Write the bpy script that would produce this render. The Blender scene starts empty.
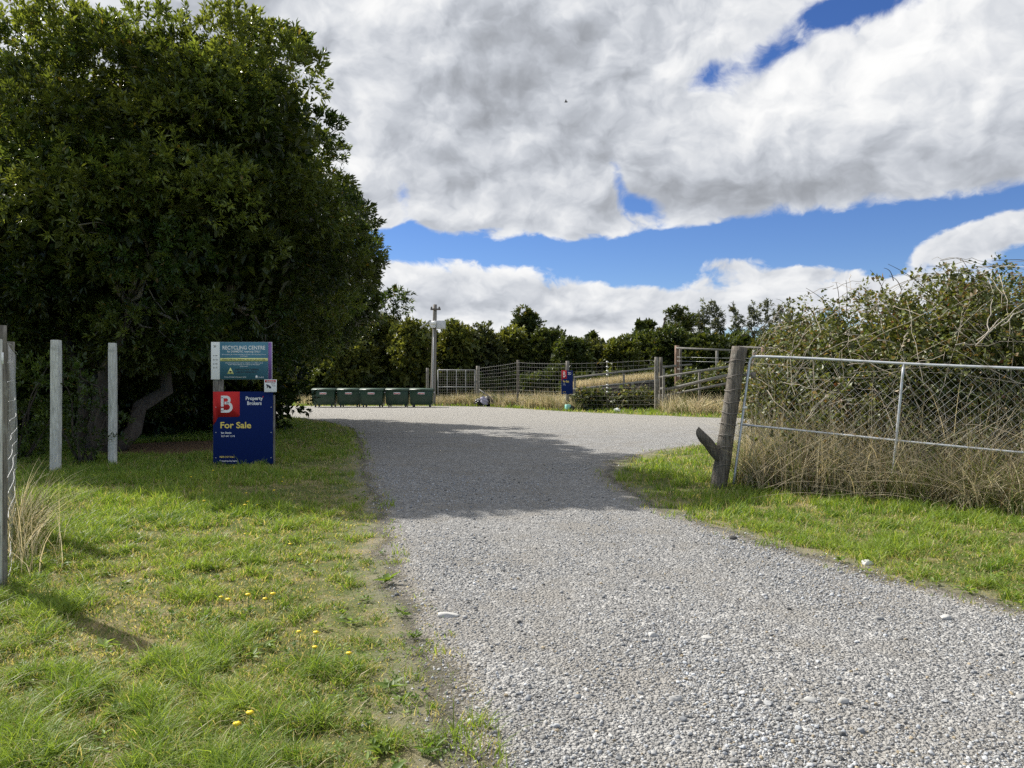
import bpy, math, random
import numpy as np
from mathutils import Vector, Matrix

R = math.radians
rng = np.random.default_rng(11)
random.seed(5)
S = bpy.context.scene
COL = S.collection

# ------------------------------------------------------------------ camera, sky, sun, exposure
EYE, FPX = 1.6, 739.0
cam_d = bpy.data.cameras.new("camera")
cam_d.sensor_width = 36.0
cam_d.lens = FPX / 1024 * 36
cam_d.clip_start = 0.05
cam_d.clip_end = 6000
cam = bpy.data.objects.new("camera", cam_d)
cam.location = (0, 0, EYE)
cam.rotation_euler = (R(90), 0, 0)
COL.objects.link(cam)
S.camera = cam

SUN_EL, SUN_AZ = R(42.5), R(-54)          # azimuth measured from +Y, negative to the left
world = bpy.data.worlds.new("World")
S.world = world
world.use_nodes = True
SKY_STRENGTH = 0.069
EXPOSURE = 0.76

sun_d = bpy.data.lights.new("sun", 'SUN')
sun_d.energy = 4.6
sun_d.angle = R(0.53)
sun_d.color = (1.0, 0.95, 0.87)
sun = bpy.data.objects.new("sun", sun_d)
sd = Vector((math.sin(SUN_AZ) * math.cos(SUN_EL), math.cos(SUN_AZ) * math.cos(SUN_EL), math.sin(SUN_EL)))
sun.rotation_euler = (-sd).to_track_quat('-Z', 'Y').to_euler()
sun.location = sd * 60
COL.objects.link(sun)

S.view_settings.view_transform = 'Standard'
S.view_settings.look = 'None'
S.view_settings.exposure = EXPOSURE
S.view_settings.gamma = 1
S.cycles.max_bounces = 6
S.cycles.diffuse_bounces = 3
S.cycles.glossy_bounces = 2
S.cycles.transmission_bounces = 4
S.cycles.use_denoising = False
S.cycles.sample_clamp_indirect = 4.0


class NT:
    """small helper to write node maths"""
    def __init__(s, tree):
        s.t = tree; s.n = tree.nodes; s.l = tree.links
    def node(s, kind, **kw):
        n = s.n.new(kind)
        for k, v in kw.items(): setattr(n, k, v)
        return n
    def put(s, sock, v):
        if isinstance(v, bpy.types.NodeSocket): s.l.new(v, sock)
        elif v is not None: sock.default_value = v
    def m(s, op, a, b=None, c=None, clamp=False):
        n = s.node('ShaderNodeMath', operation=op, use_clamp=clamp)
        s.put(n.inputs[0], a)
        if b is not None: s.put(n.inputs[1], b)
        if c is not None: s.put(n.inputs[2], c)
        return n.outputs[0]
    def comb(s, x, y, z):
        n = s.node('ShaderNodeCombineXYZ')
        for i, v in enumerate((x, y, z)): s.put(n.inputs[i], v)
        return n.outputs[0]
    def noise(s, vec, scale, detail=4, rough=.5, dist=0, lac=2.0):
        n = s.node('ShaderNodeTexNoise')
        s.put(n.inputs['Vector'], vec)
        n.inputs['Scale'].default_value = scale; n.inputs['Detail'].default_value = detail
        n.inputs['Roughness'].default_value = rough; n.inputs['Distortion'].default_value = dist
        n.inputs['Lacunarity'].default_value = lac
        return n
    def vor(s, vec, scale, feature='F1', rnd=1.0):
        n = s.node('ShaderNodeTexVoronoi', feature=feature)
        s.put(n.inputs['Vector'], vec)
        n.inputs['Scale'].default_value = scale
        n.inputs['Randomness'].default_value = rnd
        return n
    def rng(s, v, a, b, c=0.0, d=1.0, smooth=True):
        n = s.node('ShaderNodeMapRange')
        n.interpolation_type = 'SMOOTHSTEP' if smooth else 'LINEAR'
        s.put(n.inputs[0], v)
        for i, q in enumerate((a, b, c, d)): s.put(n.inputs[i + 1], q)
        return n.outputs[0]
    def mix(s, f, a, b, blend='MIX'):
        n = s.node('ShaderNodeMix', data_type='RGBA', blend_type=blend)
        s.put(n.inputs[0], f)
        s.put(n.inputs[6], a if isinstance(a, bpy.types.NodeSocket) else (*a, 1))
        s.put(n.inputs[7], b if isinstance(b, bpy.types.NodeSocket) else (*b, 1))
        return n.outputs[2]
    def bump(s, h, strength=.5, dist=.01, normal=None):
        n = s.node('ShaderNodeBump')
        n.inputs['Strength'].default_value = strength; n.inputs['Distance'].default_value = dist
        s.put(n.inputs['Height'], h)
        if normal is not None: s.put(n.inputs['Normal'], normal)
        return n.outputs[0]


def build_world():
    t = NT(world.node_tree)
    t.n.clear()
    out = t.node('ShaderNodeOutputWorld')
    sky = t.node('ShaderNodeTexSky', sky_type='NISHITA')
    sky.sun_disc = False
    sky.sun_elevation = SUN_EL
    sky.sun_rotation = SUN_AZ
    sky.altitude = 800; sky.air_density = 1.0; sky.dust_density = 0.0; sky.ozone_density = 4.0
    hs = t.node('ShaderNodeHueSaturation')
    hs.inputs['Saturation'].default_value = 1.2
    hs.inputs['Hue'].default_value = .515
    t.l.new(sky.outputs[0], hs.inputs['Color'])
    bg1 = t.node('ShaderNodeBackground'); bg1.inputs[1].default_value = SKY_STRENGTH
    t.l.new(hs.outputs[0], bg1.inputs[0])
    # --- cumulus field, laid out by compass bearing and elevation
    tc = t.node('ShaderNodeTexCoord')
    sx = t.node('ShaderNodeSeparateXYZ'); t.l.new(tc.outputs['Generated'], sx.inputs[0])
    az = t.m('ARCTAN2', sx.outputs[0], sx.outputs[1])
    el = t.m('ARCSINE', sx.outputs[2])
    def deg(px, py):
        a = math.atan((px - 512) / FPX)
        return a, math.atan((384 - py) / FPX * math.cos(a))
    def blob(px, py, wx, wy, slope=0.0):
        a0, e0 = deg(px, py)
        da = t.m('SUBTRACT', az, a0); de = t.m('SUBTRACT', el, e0)
        if slope: de = t.m('SUBTRACT', de, t.m('MULTIPLY', da, slope))
        q = t.m('ADD', t.m('POWER', t.m('ABSOLUTE', t.m('DIVIDE', da, wx / FPX)), 2.0),
                t.m('POWER', t.m('ABSOLUTE', t.m('DIVIDE', de, wy / FPX)), 2.0))
        return t.m('EXPONENT', t.m('MULTIPLY', q, -1.0))
    def total(terms):
        acc = None
        for w, sck in terms:
            v = t.m('MULTIPLY', sck, w)
            acc = v if acc is None else t.m('ADD', acc, v)
        return acc
    # coordinates: a little flatter towards the horizon
    ey = t.m('MULTIPLY', t.m('POWER', t.m('MAXIMUM', el, 0.001), 0.85), 1.30)
    warp = t.noise(t.comb(az, ey, 3.3), 9, 4, .55)
    ws = t.node('ShaderNodeSeparateXYZ'); t.l.new(warp.outputs['Color'], ws.inputs[0])
    wx = t.m('MULTIPLY', t.m('SUBTRACT', ws.outputs[0], .5), .085)
    wy = t.m('MULTIPLY', t.m('SUBTRACT', ws.outputs[1], .5), .085)
    def field(ox, oy, detail):
        P = t.comb(t.m('ADD', t.m('ADD', az, wx), ox), t.m('ADD', t.m('ADD', ey, wy), oy), 1.7)
        big = t.noise(P, 5.0, detail, .6)
        fine = t.noise(P, 17.0, detail, .6)
        puff = t.vor(P, 17.0, 'SMOOTH_F1'); puff.inputs['Smoothness'].default_value = .8
        a = t.m('MULTIPLY', t.m('SUBTRACT', big.outputs[0], .5), 1.25)
        a = t.m('ADD', a, t.m('MULTIPLY', t.m('SUBTRACT', fine.outputs[0], .5), .64))
        a = t.m('SUBTRACT', a, t.m('MULTIPLY', t.m('SUBTRACT', puff.outputs['Distance'], .4), .22))
        return a
    d0 = field(0, 0, 10)
    ds = field(0, 0, 4)
    d1 = field(-.014, .026, 4)
    # macro layout
    edge = t.m('ADD', .190, t.m('MULTIPLY', t.m('ABSOLUTE', t.m('SUBTRACT', az, .02)), .07))
    mass = t.rng(t.m('SUBTRACT', el, edge), -.05, .05)
    macro = total([
        (.62, mass),
        (.85, blob(450, 293, 150, 30, -.06)), (.62, blob(640, 306, 110, 15)), (.62, blob(540, 322, 260, 13)),
        (.66, blob(985, 236, 80, 15, .2)), (.52, blob(733, 263, 40, 12)), (.26, blob(815, 271, 60, 9)), (-.34, blob(835, 246, 70, 14)), (-.5, blob(868, 262, 40, 16)), (-.2, blob(640, 272, 70, 10, -.3)),
        (.30, blob(850, 300, 120, 8)), (.62, blob(560, 352, 520, 13)), (.30, blob(700, 284, 70, 8)),
        (.34, blob(885, 284, 70, 7)), (.34, blob(800, 276, 40, 7)), (.22, blob(760, 292, 60, 6)),
        (-.42, blob(702, 78, 50, 17, .4)), (-.31, blob(790, 42, 60, 18, .5)), (-.46, blob(880, 2, 66, 18)),
        (-.46, blob(618, 180, 14, 26, -.9)), (-.40, blob(404, 200, 18, 34, -1.2)), (-.30, blob(640, 205, 18, 10)),
        (-.40, blob(390, 238, 60, 12)), (-.40, blob(760, 234, 150, 11, .04)), (-.25, blob(560, 256, 130, 7, -.06)),
        (.25, blob(540, 80, 220, 90)), (.2, blob(900, 130, 150, 70)), (.15, blob(470, 210, 90, 20)),
    ])
    dens = t.m('ADD', t.m('SUBTRACT', d0, .22), macro)
    mask = t.rng(dens, t.rng(el, .18, .26, .0, -.08), t.rng(el, .18, .26, .16, .22))
    low = t.rng(el, -.02, .0)
    mask = t.m('MULTIPLY', mask, low)
    # light on the clouds: relief towards the sun, grey bases
    relief = t.m('SUBTRACT', ds, d1)
    grey = total([
        (.30, blob(530, 70, 110, 60)), (.24, blob(720, 205, 330, 24, .05)), (.14, blob(640, 165, 200, 40)),
        (.12, blob(250, 30, 200, 60)), (.16, blob(930, 165, 150, 32)), (.10, blob(430, 160, 120, 40)), (.16, blob(520, 314, 190, 11, -.05)),
        (.12, blob(990, 252, 100, 7, .17)), (-.14, blob(840, 95, 140, 36)), (-.16, blob(540, 222, 120, 16)), (-.16, blob(430, 268, 110, 14)),
        (-.10, blob(400, 60, 60, 60)), (-.10, blob(950, 40, 90, 40)), (-.08, blob(735, 258, 40, 8)),
    ])
    soft = t.noise(t.comb(t.m('ADD', az, wx), t.m('ADD', ey, wy), 9.1), 5.5, 7, .6)
    br = t.m('ADD', .70, t.m('MULTIPLY', relief, .95))
    br = t.m('SUBTRACT', br, t.m('MULTIPLY', grey, 1.05))
    br = t.m('ADD', br, t.m('MULTIPLY', t.m('SUBTRACT', soft.outputs[0], .5), .46))
    br = t.m('ADD', br, t.m('MULTIPLY', t.rng(dens, .0, .30, 1, 0), .12))
    # soft shoulder instead of hard limits
    br = t.rng(br, .05, 1.10, .205, .60)
    ccol = t.mix(t.rng(br, .3, .66), (.90, .95, 1.04), (1.0, .995, .98))
    bg2 = t.node('ShaderNodeBackground')
    t.l.new(ccol, bg2.inputs[0]); t.l.new(br, bg2.inputs[1])
    ms = t.node('ShaderNodeMixShader')
    t.l.new(mask, ms.inputs[0]); t.l.new(bg1.outputs[0], ms.inputs[1]); t.l.new(bg2.outputs[0], ms.inputs[2])
    t.l.new(ms.outputs[0], out.inputs[0])
    world.cycles.sampling_method = 'MANUAL'
    world.cycles.sample_map_resolution = 512


build_world()


# ------------------------------------------------------------------ helpers
def G(px, py):
    """ground point under a bearing"""
    D = EYE * FPX / (py - 384)
    return ((px - 512) / FPX * D, D)

def XD(px, D): return (px - 512) / FPX * D
def ZD(py, D): return EYE + (384 - py) / FPX * D

def tag(o, label=None, cat=None, group=None, kind=None):
    if label: o['label'] = label
    if cat: o['category'] = cat
    if group: o['group'] = group
    if kind: o['kind'] = kind
    return o

def empty(name, loc, rz=0, **kw):
    o = bpy.data.objects.new(name, None)
    o.empty_display_size = .2
    o.location = loc; o.rotation_euler = (0, 0, rz)
    COL.objects.link(o)
    return tag(o, **kw)

def copy_tree(o, parent=None):
    c = o.copy(); COL.objects.link(c); c.parent = parent
    for ch in list(o.children): copy_tree(ch, c)
    return c


class MB:
    def __init__(s): s.V = []; s.F = {3: [], 4: []}; s.C = []; s.n = 0; s.ng = []
    def add(s, V, F, col=None):
        V = np.asarray(V, float).reshape(-1, 3)
        if isinstance(F, np.ndarray): F = [F]
        for f in F:
            f = np.asarray(f, int)
            if f.size: s.F[f.shape[1]].append(f + s.n)
        s.V.append(V)
        s.C.append(None if col is None else np.broadcast_to(np.asarray(col, float), (len(V), 3)))
        s.n += len(V)
        return s
    def ngon(s, V):
        V = np.asarray(V, float); s.V.append(V); s.C.append(None)
        s.ng.append(list(range(s.n, s.n + len(V)))); s.n += len(V)
    def tube(s, P, rad, n=8, cap=True, col=None):
        P = np.asarray(P, float); k = len(P)
        rad = np.broadcast_to(np.asarray(rad, float), (k,))
        T = np.gradient(P, axis=0); T /= np.linalg.norm(T, axis=1)[:, None] + 1e-9
        ref = np.array([0, 0, 1.0]) if abs(T[:, 2]).mean() < .8 else np.array([1.0, 0, 0])
        A = np.cross(T, ref); A /= np.linalg.norm(A, axis=1)[:, None] + 1e-9
        B = np.cross(T, A)
        th = np.arange(n) / n * 2 * np.pi
        ring = P[:, None] + rad[:, None, None] * (np.cos(th)[None, :, None] * A[:, None] + np.sin(th)[None, :, None] * B[:, None])
        i, j = np.meshgrid(np.arange(k - 1), np.arange(n), indexing='ij')
        q = np.stack([i * n + j, i * n + (j + 1) % n, (i + 1) * n + (j + 1) % n, (i + 1) * n + j], -1).reshape(-1, 4)
        V = ring.reshape(-1, 3); F = [q]
        if cap:
            V = np.vstack([V, P[:1], P[-1:]])
            a = np.arange(n); b = (a + 1) % n
            F.append(np.vstack([np.stack([b, a, np.full(n, k * n)], 1),
                                np.stack([(k - 1) * n + a, (k - 1) * n + b, np.full(n, k * n + 1)], 1)]))
        return s.add(V, F, col)
    def box(s, c, size, M=None, taper=None):
        x, y, z = np.asarray(size) / 2
        V = np.array([[-x, -y, -z], [x, -y, -z], [x, y, -z], [-x, y, -z], [-x, -y, z], [x, -y, z], [x, y, z], [-x, y, z]])
        if taper: V[:4, 0] *= taper[0]; V[:4, 1] *= taper[1]
        if M is not None: V = V @ np.asarray(M.to_3x3() if hasattr(M, 'to_3x3') else M).T
        F = np.array([[3, 2, 1, 0], [4, 5, 6, 7], [0, 1, 5, 4], [1, 2, 6, 5], [2, 3, 7, 6], [3, 0, 4, 7]])
        return s.add(V + np.asarray(c), F)
    def beam(s, p0, p1, w, h):
        """rectangular bar from p0 to p1; w horizontal, h vertical"""
        p0 = np.array(p0, float); p1 = np.array(p1, float); d = p1 - p0; L = np.linalg.norm(d); d /= L
        up = np.array([0, 0, 1.0]) if abs(d[2]) < .95 else np.array([0, 1.0, 0])
        sd_ = np.cross(d, up); sd_ /= np.linalg.norm(sd_); u = np.cross(sd_, d)
        M = np.stack([d, sd_, u], 1)
        return s.box((p0 + p1) / 2, (L, w, h), M)
    def poly(s, pts, y0, y1):
        """prism: outline in x,z extruded from y0 to y1"""
        n = len(pts)
        a = [(p[0], y0, p[1]) for p in pts]; b = [(p[0], y1, p[1]) for p in pts]
        base = s.n
        s.V.append(np.array(a + b, float)); s.C.append(None)
        s.ng.append([base + i for i in range(n)]); s.ng.append([base + n + i for i in range(n)][::-1])
        f = np.array([[i, n + i, n + (i + 1) % n, (i + 1) % n] for i in range(n)])
        s.F[4].append(f + base); s.n += 2 * n
        return s
    def build(s, name, mat, parent=None, smooth=False, bevel=0, loc=None):
        me = bpy.data.meshes.new(name)
        V = np.vstack(s.V); tri = np.vstack(s.F[3]) if s.F[3] else np.zeros((0, 3), int)
        quad = np.vstack(s.F[4]) if s.F[4] else np.zeros((0, 4), int)
        ngf = np.array([i for f in s.ng for i in f], int)
        loops = np.concatenate([tri.ravel(), quad.ravel(), ngf])
        tot = np.concatenate([np.full(len(tri), 3), np.full(len(quad), 4), np.array([len(f) for f in s.ng], int)]).astype(int)
        start = np.concatenate([[0], np.cumsum(tot)[:-1]]).astype(int)
        me.vertices.add(len(V)); me.vertices.foreach_set('co', V.astype(np.float32).ravel())
        me.loops.add(len(loops)); me.loops.foreach_set('vertex_index', loops.astype(np.int32))
        me.polygons.add(len(tot)); me.polygons.foreach_set('loop_start', start.astype(np.int32))
        me.update(calc_edges=True)
        if any(c is not None for c in s.C):
            C = np.vstack([np.zeros((len(v), 3)) + .5 if c is None else c for v, c in zip(s.V, s.C)])
            at = me.color_attributes.new('Col', 'FLOAT_COLOR', 'POINT')
            at.data.foreach_set('color', np.hstack([C, np.ones((len(C), 1))]).astype(np.float32).ravel())
        if smooth: me.polygons.foreach_set('use_smooth', np.ones(len(tot), bool))
        me.validate()
        me.materials.append(mat)
        o = bpy.data.objects.new(name, me); COL.objects.link(o)
        if parent: o.parent = parent
        if loc is not None: o.location = loc
        if bevel:
            b = o.modifiers.new('bevel', 'BEVEL'); b.width = bevel; b.segments = 2; b.limit_method = 'ANGLE'
        return o


def text_part(name, txt, mat, parent, x, z, h=None, w=None, y=-.004, bold=0.0, align='LEFT', shear=0):
    """lettering standing on a board that faces -Y; h cap height, w total width"""
    cu = bpy.data.curves.new(name, 'FONT'); cu.body = txt; cu.size = 1; cu.offset = bold
    cu.extrude = 0; cu.shear = shear; cu.resolution_u = 4
    o = bpy.data.objects.new(name, cu)
    me = bpy.data.meshes.new_from_object(o)
    bpy.data.objects.remove(o); bpy.data.curves.remove(cu)
    n = len(me.vertices); v = np.zeros(n * 3, np.float32); me.vertices.foreach_get('co', v); v = v.reshape(-1, 3)
    mn, mx = v.min(0), v.max(0)
    sy = (h / .69) if h else None
    sx = (w / (mx[0] - mn[0])) if w else sy
    if sy is None: sy = sx
    X = (v[:, 0] - mn[0]) * sx; Z = v[:, 1] * sy
    W = (mx[0] - mn[0]) * sx
    if align == 'CENTER': X -= W / 2
    if align == 'RIGHT': X -= W
    nv = np.stack([X + x, np.full(n, y), Z + z], 1)
    me.vertices.foreach_set('co', nv.astype(np.float32).ravel())
    me.materials.clear(); me.materials.append(mat)
    me.name = name; me.update()
    ob = bpy.data.objects.new(name, me); COL.objects.link(ob); ob.parent = parent
    return ob


# value noise for scattering
_perm = np.random.default_rng(3).permutation(4096)
_val = np.random.default_rng(4).random(4096)
def vnoise(x, y, seed=0):
    xi = np.floor(x).astype(int); yi = np.floor(y).astype(int); fx = x - xi; fy = y - yi
    fx = fx * fx * (3 - 2 * fx); fy = fy * fy * (3 - 2 * fy)
    h = lambda a, b: _val[_perm[(_perm[(a + seed * 57) % 4096] + b) % 4096]]
    return (h(xi, yi) * (1 - fx) + h(xi + 1, yi) * fx) * (1 - fy) + (h(xi, yi + 1) * (1 - fx) + h(xi + 1, yi + 1) * fx) * fy
def fbm(x, y, seed=0, o=4):
    a = 0; s = 0; w = 1
    for k in range(o):
        a = a + w * vnoise(x * 2 ** k, y * 2 ** k, seed + k); s += w; w *= .5
    return a / s
def unit(v): return v / (np.linalg.norm(v, axis=-1, keepdims=True) + 1e-9)


# ------------------------------------------------------------------ materials
def new_mat(name):
    m = bpy.data.materials.new(name); m.use_nodes = True
    t = NT(m.node_tree); b = m.node_tree.nodes['Principled BSDF']
    return m, t, b

def paint(name, col, rough=.5, var=.12, scale=6, metallic=0, bump=0, dirt=None, dscale=3):
    m, t, b = new_mat(name)
    tc = t.node('ShaderNodeTexCoord').outputs['Object']
    n = t.noise(tc, scale, 6, .6)
    c = t.mix(n.outputs[0], tuple(q * (1 - var) for q in col), tuple(min(1, q * (1 + var)) for q in col))
    if dirt:
        dn = t.noise(tc, dscale, 8, .65)
        c = t.mix(t.rng(dn.outputs[0], .48, .75), c, dirt)
    t.l.new(c, b.inputs['Base Color'])
    b.inputs['Roughness'].default_value = rough; b.inputs['Metallic'].default_value = metallic
    if bump: t.l.new(t.bump(n.outputs[0], bump, .01), b.inputs['Normal'])
    return m

def wood(name, a, b_, lichen=(.42, .43, .38), amount=.3, stretch=(22, 22, 1.6), bump=.7):
    m, t, b = new_mat(name)
    tc = t.node('ShaderNodeTexCoord').outputs['Object']
    mp = t.node('ShaderNodeMapping'); t.l.new(tc, mp.inputs[0]); mp.inputs['Scale'].default_value = stretch
    n = t.noise(mp.outputs[0], 1.6, 8, .68, .4)
    c = t.mix(t.rng(n.outputs[0], .3, .72), a, b_)
    n2 = t.noise(tc, 7, 7, .7)
    c = t.mix(t.m('MULTIPLY', t.rng(n2.outputs[0], .5, .68), amount), c, lichen)
    n3 = t.noise(mp.outputs[0], 4.5, 4, .6)
    c = t.mix(t.rng(n3.outputs[0], .62, .72, 0, .75), c, tuple(q * .25 for q in a))
    t.l.new(c, b.inputs['Base Color']); b.inputs['Roughness'].default_value = .88
    hsum = t.m('ADD', n.outputs[0], t.m('MULTIPLY', n3.outputs[0], -.7))
    t.l.new(t.bump(hsum, bump, .02), b.inputs['Normal'])
    return m

def leaf_mat(name, rough=.5, trans=.35, spec=.5, tcol=(1.5, 1.35, .6)):
    m, t, b = new_mat(name)
    at = t.node('ShaderNodeAttribute', attribute_name='Col')
    t.l.new(at.outputs['Color'], b.inputs['Base Color'])
    b.inputs['Roughness'].default_value = rough
    b.inputs['Specular IOR Level'].default_value = spec
    tr = t.node('ShaderNodeBsdfTranslucent')
    t.l.new(t.mix(1.0, at.outputs['Color'], tcol, 'MULTIPLY'), tr.inputs[0])
    ms = t.node('ShaderNodeMixShader'); ms.inputs[0].default_value = trans
    t.l.new(b.outputs[0], ms.inputs[1]); t.l.new(tr.outputs[0], ms.inputs[2])
    t.l.new(ms.outputs[0], t.n['Material Output'].inputs[0])
    return m

M_LEAF = leaf_mat('evergreen_leaf', .36, .40, .5, (1.7, 1.55, .6))
M_BGLEAF = leaf_mat('shelter_leaf', .5, .3, .35)
M_BRAM = leaf_mat('bramble_leaf', .45, .3, .45)
M_GRASS = leaf_mat('grass_blade', .5, .46, .35, (1.35, 1.28, .62))
M_STRAW = leaf_mat('straw_blade', .7, .3, .2, (1.1, 1.0, .8))
M_CANE = leaf_mat('dead_cane', .75, .0, .2)
M_BARK = wood('bark', (.045, .034, .027), (.11, .09, .07), (.13, .14, .11), .35, (9, 9, 2.2), 1.0)
M_BARK2 = wood('pale_bark', (.12, .10, .08), (.30, .27, .23), (.3, .3, .26), .3, (9, 9, 2.2), .8)
M_POST = wood('weathered_post', (.09, .08, .066), (.27, .25, .215), (.45, .46, .40), .4)
M_POST_DARK = wood('dark_timber', (.06, .05, .04), (.17, .15, .12), (.3, .3, .26), .2)
M_POST_PALE = wood('pale_post', (.42, .42, .38), (.74, .74, .69), (.26, .27, .24), .6, (26, 26, 2.5), .5)
M_GATEWOOD = wood('old_strainer', (.05, .042, .033), (.25, .22, .18), (.36, .36, .31), .35, (30, 30, 1.5), 1.0)
M_RAIL = wood('grey_rail', (.11, .105, .095), (.27, .26, .235), (.35, .35, .3), .3, (3, 14, 14), .4)
M_POST_RED = wood('brown_post', (.15, .085, .055), (.32, .22, .16), (.4, .38, .33), .2)
M_GALV = paint('galvanised', (.56, .58, .60), .42, .14, 14, .55, 0, (.34, .32, .29), 9)
M_WIRE = paint('fence_wire', (.46, .47, .47), .5, .15, 10, .3)
M_WIREDK = paint('old_wire', (.22, .20, .18), .6, .2, 10, .3)
M_DULL = paint('dull_steel', (.30, .30, .29), .7, .2, 6)
M_LINK = paint('link_wire', (.40, .40, .39), .7, .2, 10)
M_NET = paint('dull_netting', (.25, .245, .23), .75, .2, 10)
M_WHITE = paint('white_plastic', (.78, .78, .76), .45, .06, 5)
M_STEEL = paint('grey_box', (.55, .56, .56), .5, .08, 5, .1)


def ground_colour(t, g):
    n1 = t.noise(g, .55, 6, .62); n2 = t.noise(g, 3.2, 7, .65); n3 = t.noise(g, 38, 6, .7); n4 = t.noise(g, 150, 3, .6)
    green = t.mix(n2.outputs[0], (.060, .085, .018), (.12, .145, .036))
    dry = t.mix(n3.outputs[0], (.20, .16, .085), (.36, .30, .17))
    f = t.m('ADD', t.m('MULTIPLY', n1.outputs[0], .5), t.m('MULTIPLY', n2.outputs[0], .5))
    c = t.mix(t.rng(f, .46, .64), green, dry)
    soil = t.mix(n3.outputs[0], (.075, .06, .04), (.18, .14, .095))
    c = t.mix(t.rng(n3.outputs[0], .52, .66, 0, .7), c, soil)
    h = t.m('ADD', n3.outputs[0], t.m('MULTIPLY', n4.outputs[0], .5))
    return c, h, n2, n3, n4

def ground_material():
    m, t, b = new_mat('turf_soil')
    g = t.node('ShaderNodeNewGeometry').outputs['Position']
    c, h, n2, n3, n4 = ground_colour(t, g)
    # bare leaf litter round the foot of the big tree
    sx = t.node('ShaderNodeSeparateXYZ'); t.l.new(g, sx.inputs[0])
    dx = t.m('SUBTRACT', sx.outputs[0], -8.4); dy = t.m('SUBTRACT', sx.outputs[1], 18.5)
    rr = t.m('SQRT', t.m('ADD', t.m('MULTIPLY', dx, dx), t.m('MULTIPLY', dy, dy)))
    rr = t.m('ADD', rr, t.m('MULTIPLY', t.m('SUBTRACT', n2.outputs[0], .5), 3))
    lit = t.mix(n4.outputs[0], (.07, .045, .028), (.24, .16, .09))
    c = t.mix(t.rng(rr, 2.2, 3.6, 1, 0), c, lit)
    t.l.new(c, b.inputs['Base Color']); b.inputs['Roughness'].default_value = .95
    b.inputs['Specular IOR Level'].default_value = .15
    t.l.new(t.bump(h, .8, .03), b.inputs['Normal'])
    return m

def gravel_material():
    m, t, b = new_mat('crushed_gravel')
    g = t.node('ShaderNodeNewGeometry').outputs['Position']
    big = t.noise(g, .35, 5, .6); mid = t.noise(g, 1.4, 6, .62)
    v1 = t.vor(g, 50); v2 = t.vor(g, 105); v3 = t.vor(g, 24)
    s1 = t.node('ShaderNodeSeparateColor'); t.l.new(v1.outputs['Color'], s1.inputs[0])
    s2 = t.node('ShaderNodeSeparateColor'); t.l.new(v2.outputs['Color'], s2.inputs[0])
    s3 = t.node('ShaderNodeSeparateColor'); t.l.new(v3.outputs['Color'], s3.inputs[0])
    k = t.m('ADD', t.m('MULTIPLY', s1.outputs[0], .45), t.m('MULTIPLY', s2.outputs[0], .35))
    k = t.m('ADD', k, t.m('MULTIPLY', t.m('GREATER_THAN', s3.outputs[0], .85), .3))
    stone = t.mix(t.rng(k, .1, .9, smooth=False), (.14, .14, .14), (.50, .495, .48))
    fines = t.mix(s2.outputs[1], (.215, .205, .187), (.32, .305, .28))
    ff = t.m('ADD', t.m('MULTIPLY', mid.outputs[0], .6), t.m('MULTIPLY', big.outputs[0], .4))
    c = t.mix(t.rng(ff, .46, .60, 0, .75), stone, fines)
    sx = t.node('ShaderNodeSeparateXYZ'); t.l.new(g, sx.inputs[0])
    # the yard's dustier, yellower stone
    far = t.rng(sx.outputs[1], 20, 34, 0, .75)
    c = t.mix(far, c, t.mix(s1.outputs[1], (.25, .238, .212), (.44, .42, .38)))
    h = t.m('ADD', t.m('MULTIPLY', v1.outputs['Distance'], -1.0), t.m('MULTIPLY', v2.outputs['Distance'], -.4))
    h = t.m('ADD', h, t.m('MULTIPLY', v3.outputs['Distance'], -.5))
    # worn margin where gravel thins out over soil and turf
    at = t.node('ShaderNodeAttribute', attribute_name='Edge')
    gc, gh, n2, n3, n4 = ground_colour(t, g)
    e = t.m('ADD', at.outputs['Fac'], t.m('MULTIPLY', t.m('SUBTRACT', mid.outputs[0], .5), .75))
    e = t.m('ADD', e, t.m('MULTIPLY', t.m('SUBTRACT', n3.outputs[0], .5), .55))
    dirt = t.mix(n3.outputs[0], (.19, .17, .135), (.34, .305, .25))
    c = t.mix(t.rng(e, .02, .34), t.mix(t.rng(n4.outputs[0], .5, .6), dirt, c), c)
    f = t.rng(e, -.08, .10)
    c = t.mix(f, t.mix(t.rng(e, -.45, -.05, 0, .5), gc, dirt), c)
    t.l.new(c, b.inputs['Base Color']); b.inputs['Roughness'].default_value = .9
    b.inputs['Specular IOR Level'].default_value = .25
    hm = t.m('ADD', t.m('MULTIPLY', h, f), t.m('MULTIPLY', t.m('MULTIPLY', gh, .6), t.m('SUBTRACT', 1.0, f)))
    t.l.new(t.bump(hm, 1.0, .03), b.inputs['Normal'])
    return m

M_GROUND = ground_material()
M_ROAD = gravel_material()

# ------------------------------------------------------------------ ground and road
mb = MB()
mb.add([(-2500, -500, 0), (2500, -500, 0), (2500, 4500, 0), (-2500, 4500, 0)], np.array([[0, 1, 2, 3]]))
tag(mb.build('ground', M_GROUND), kind='structure')

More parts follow.
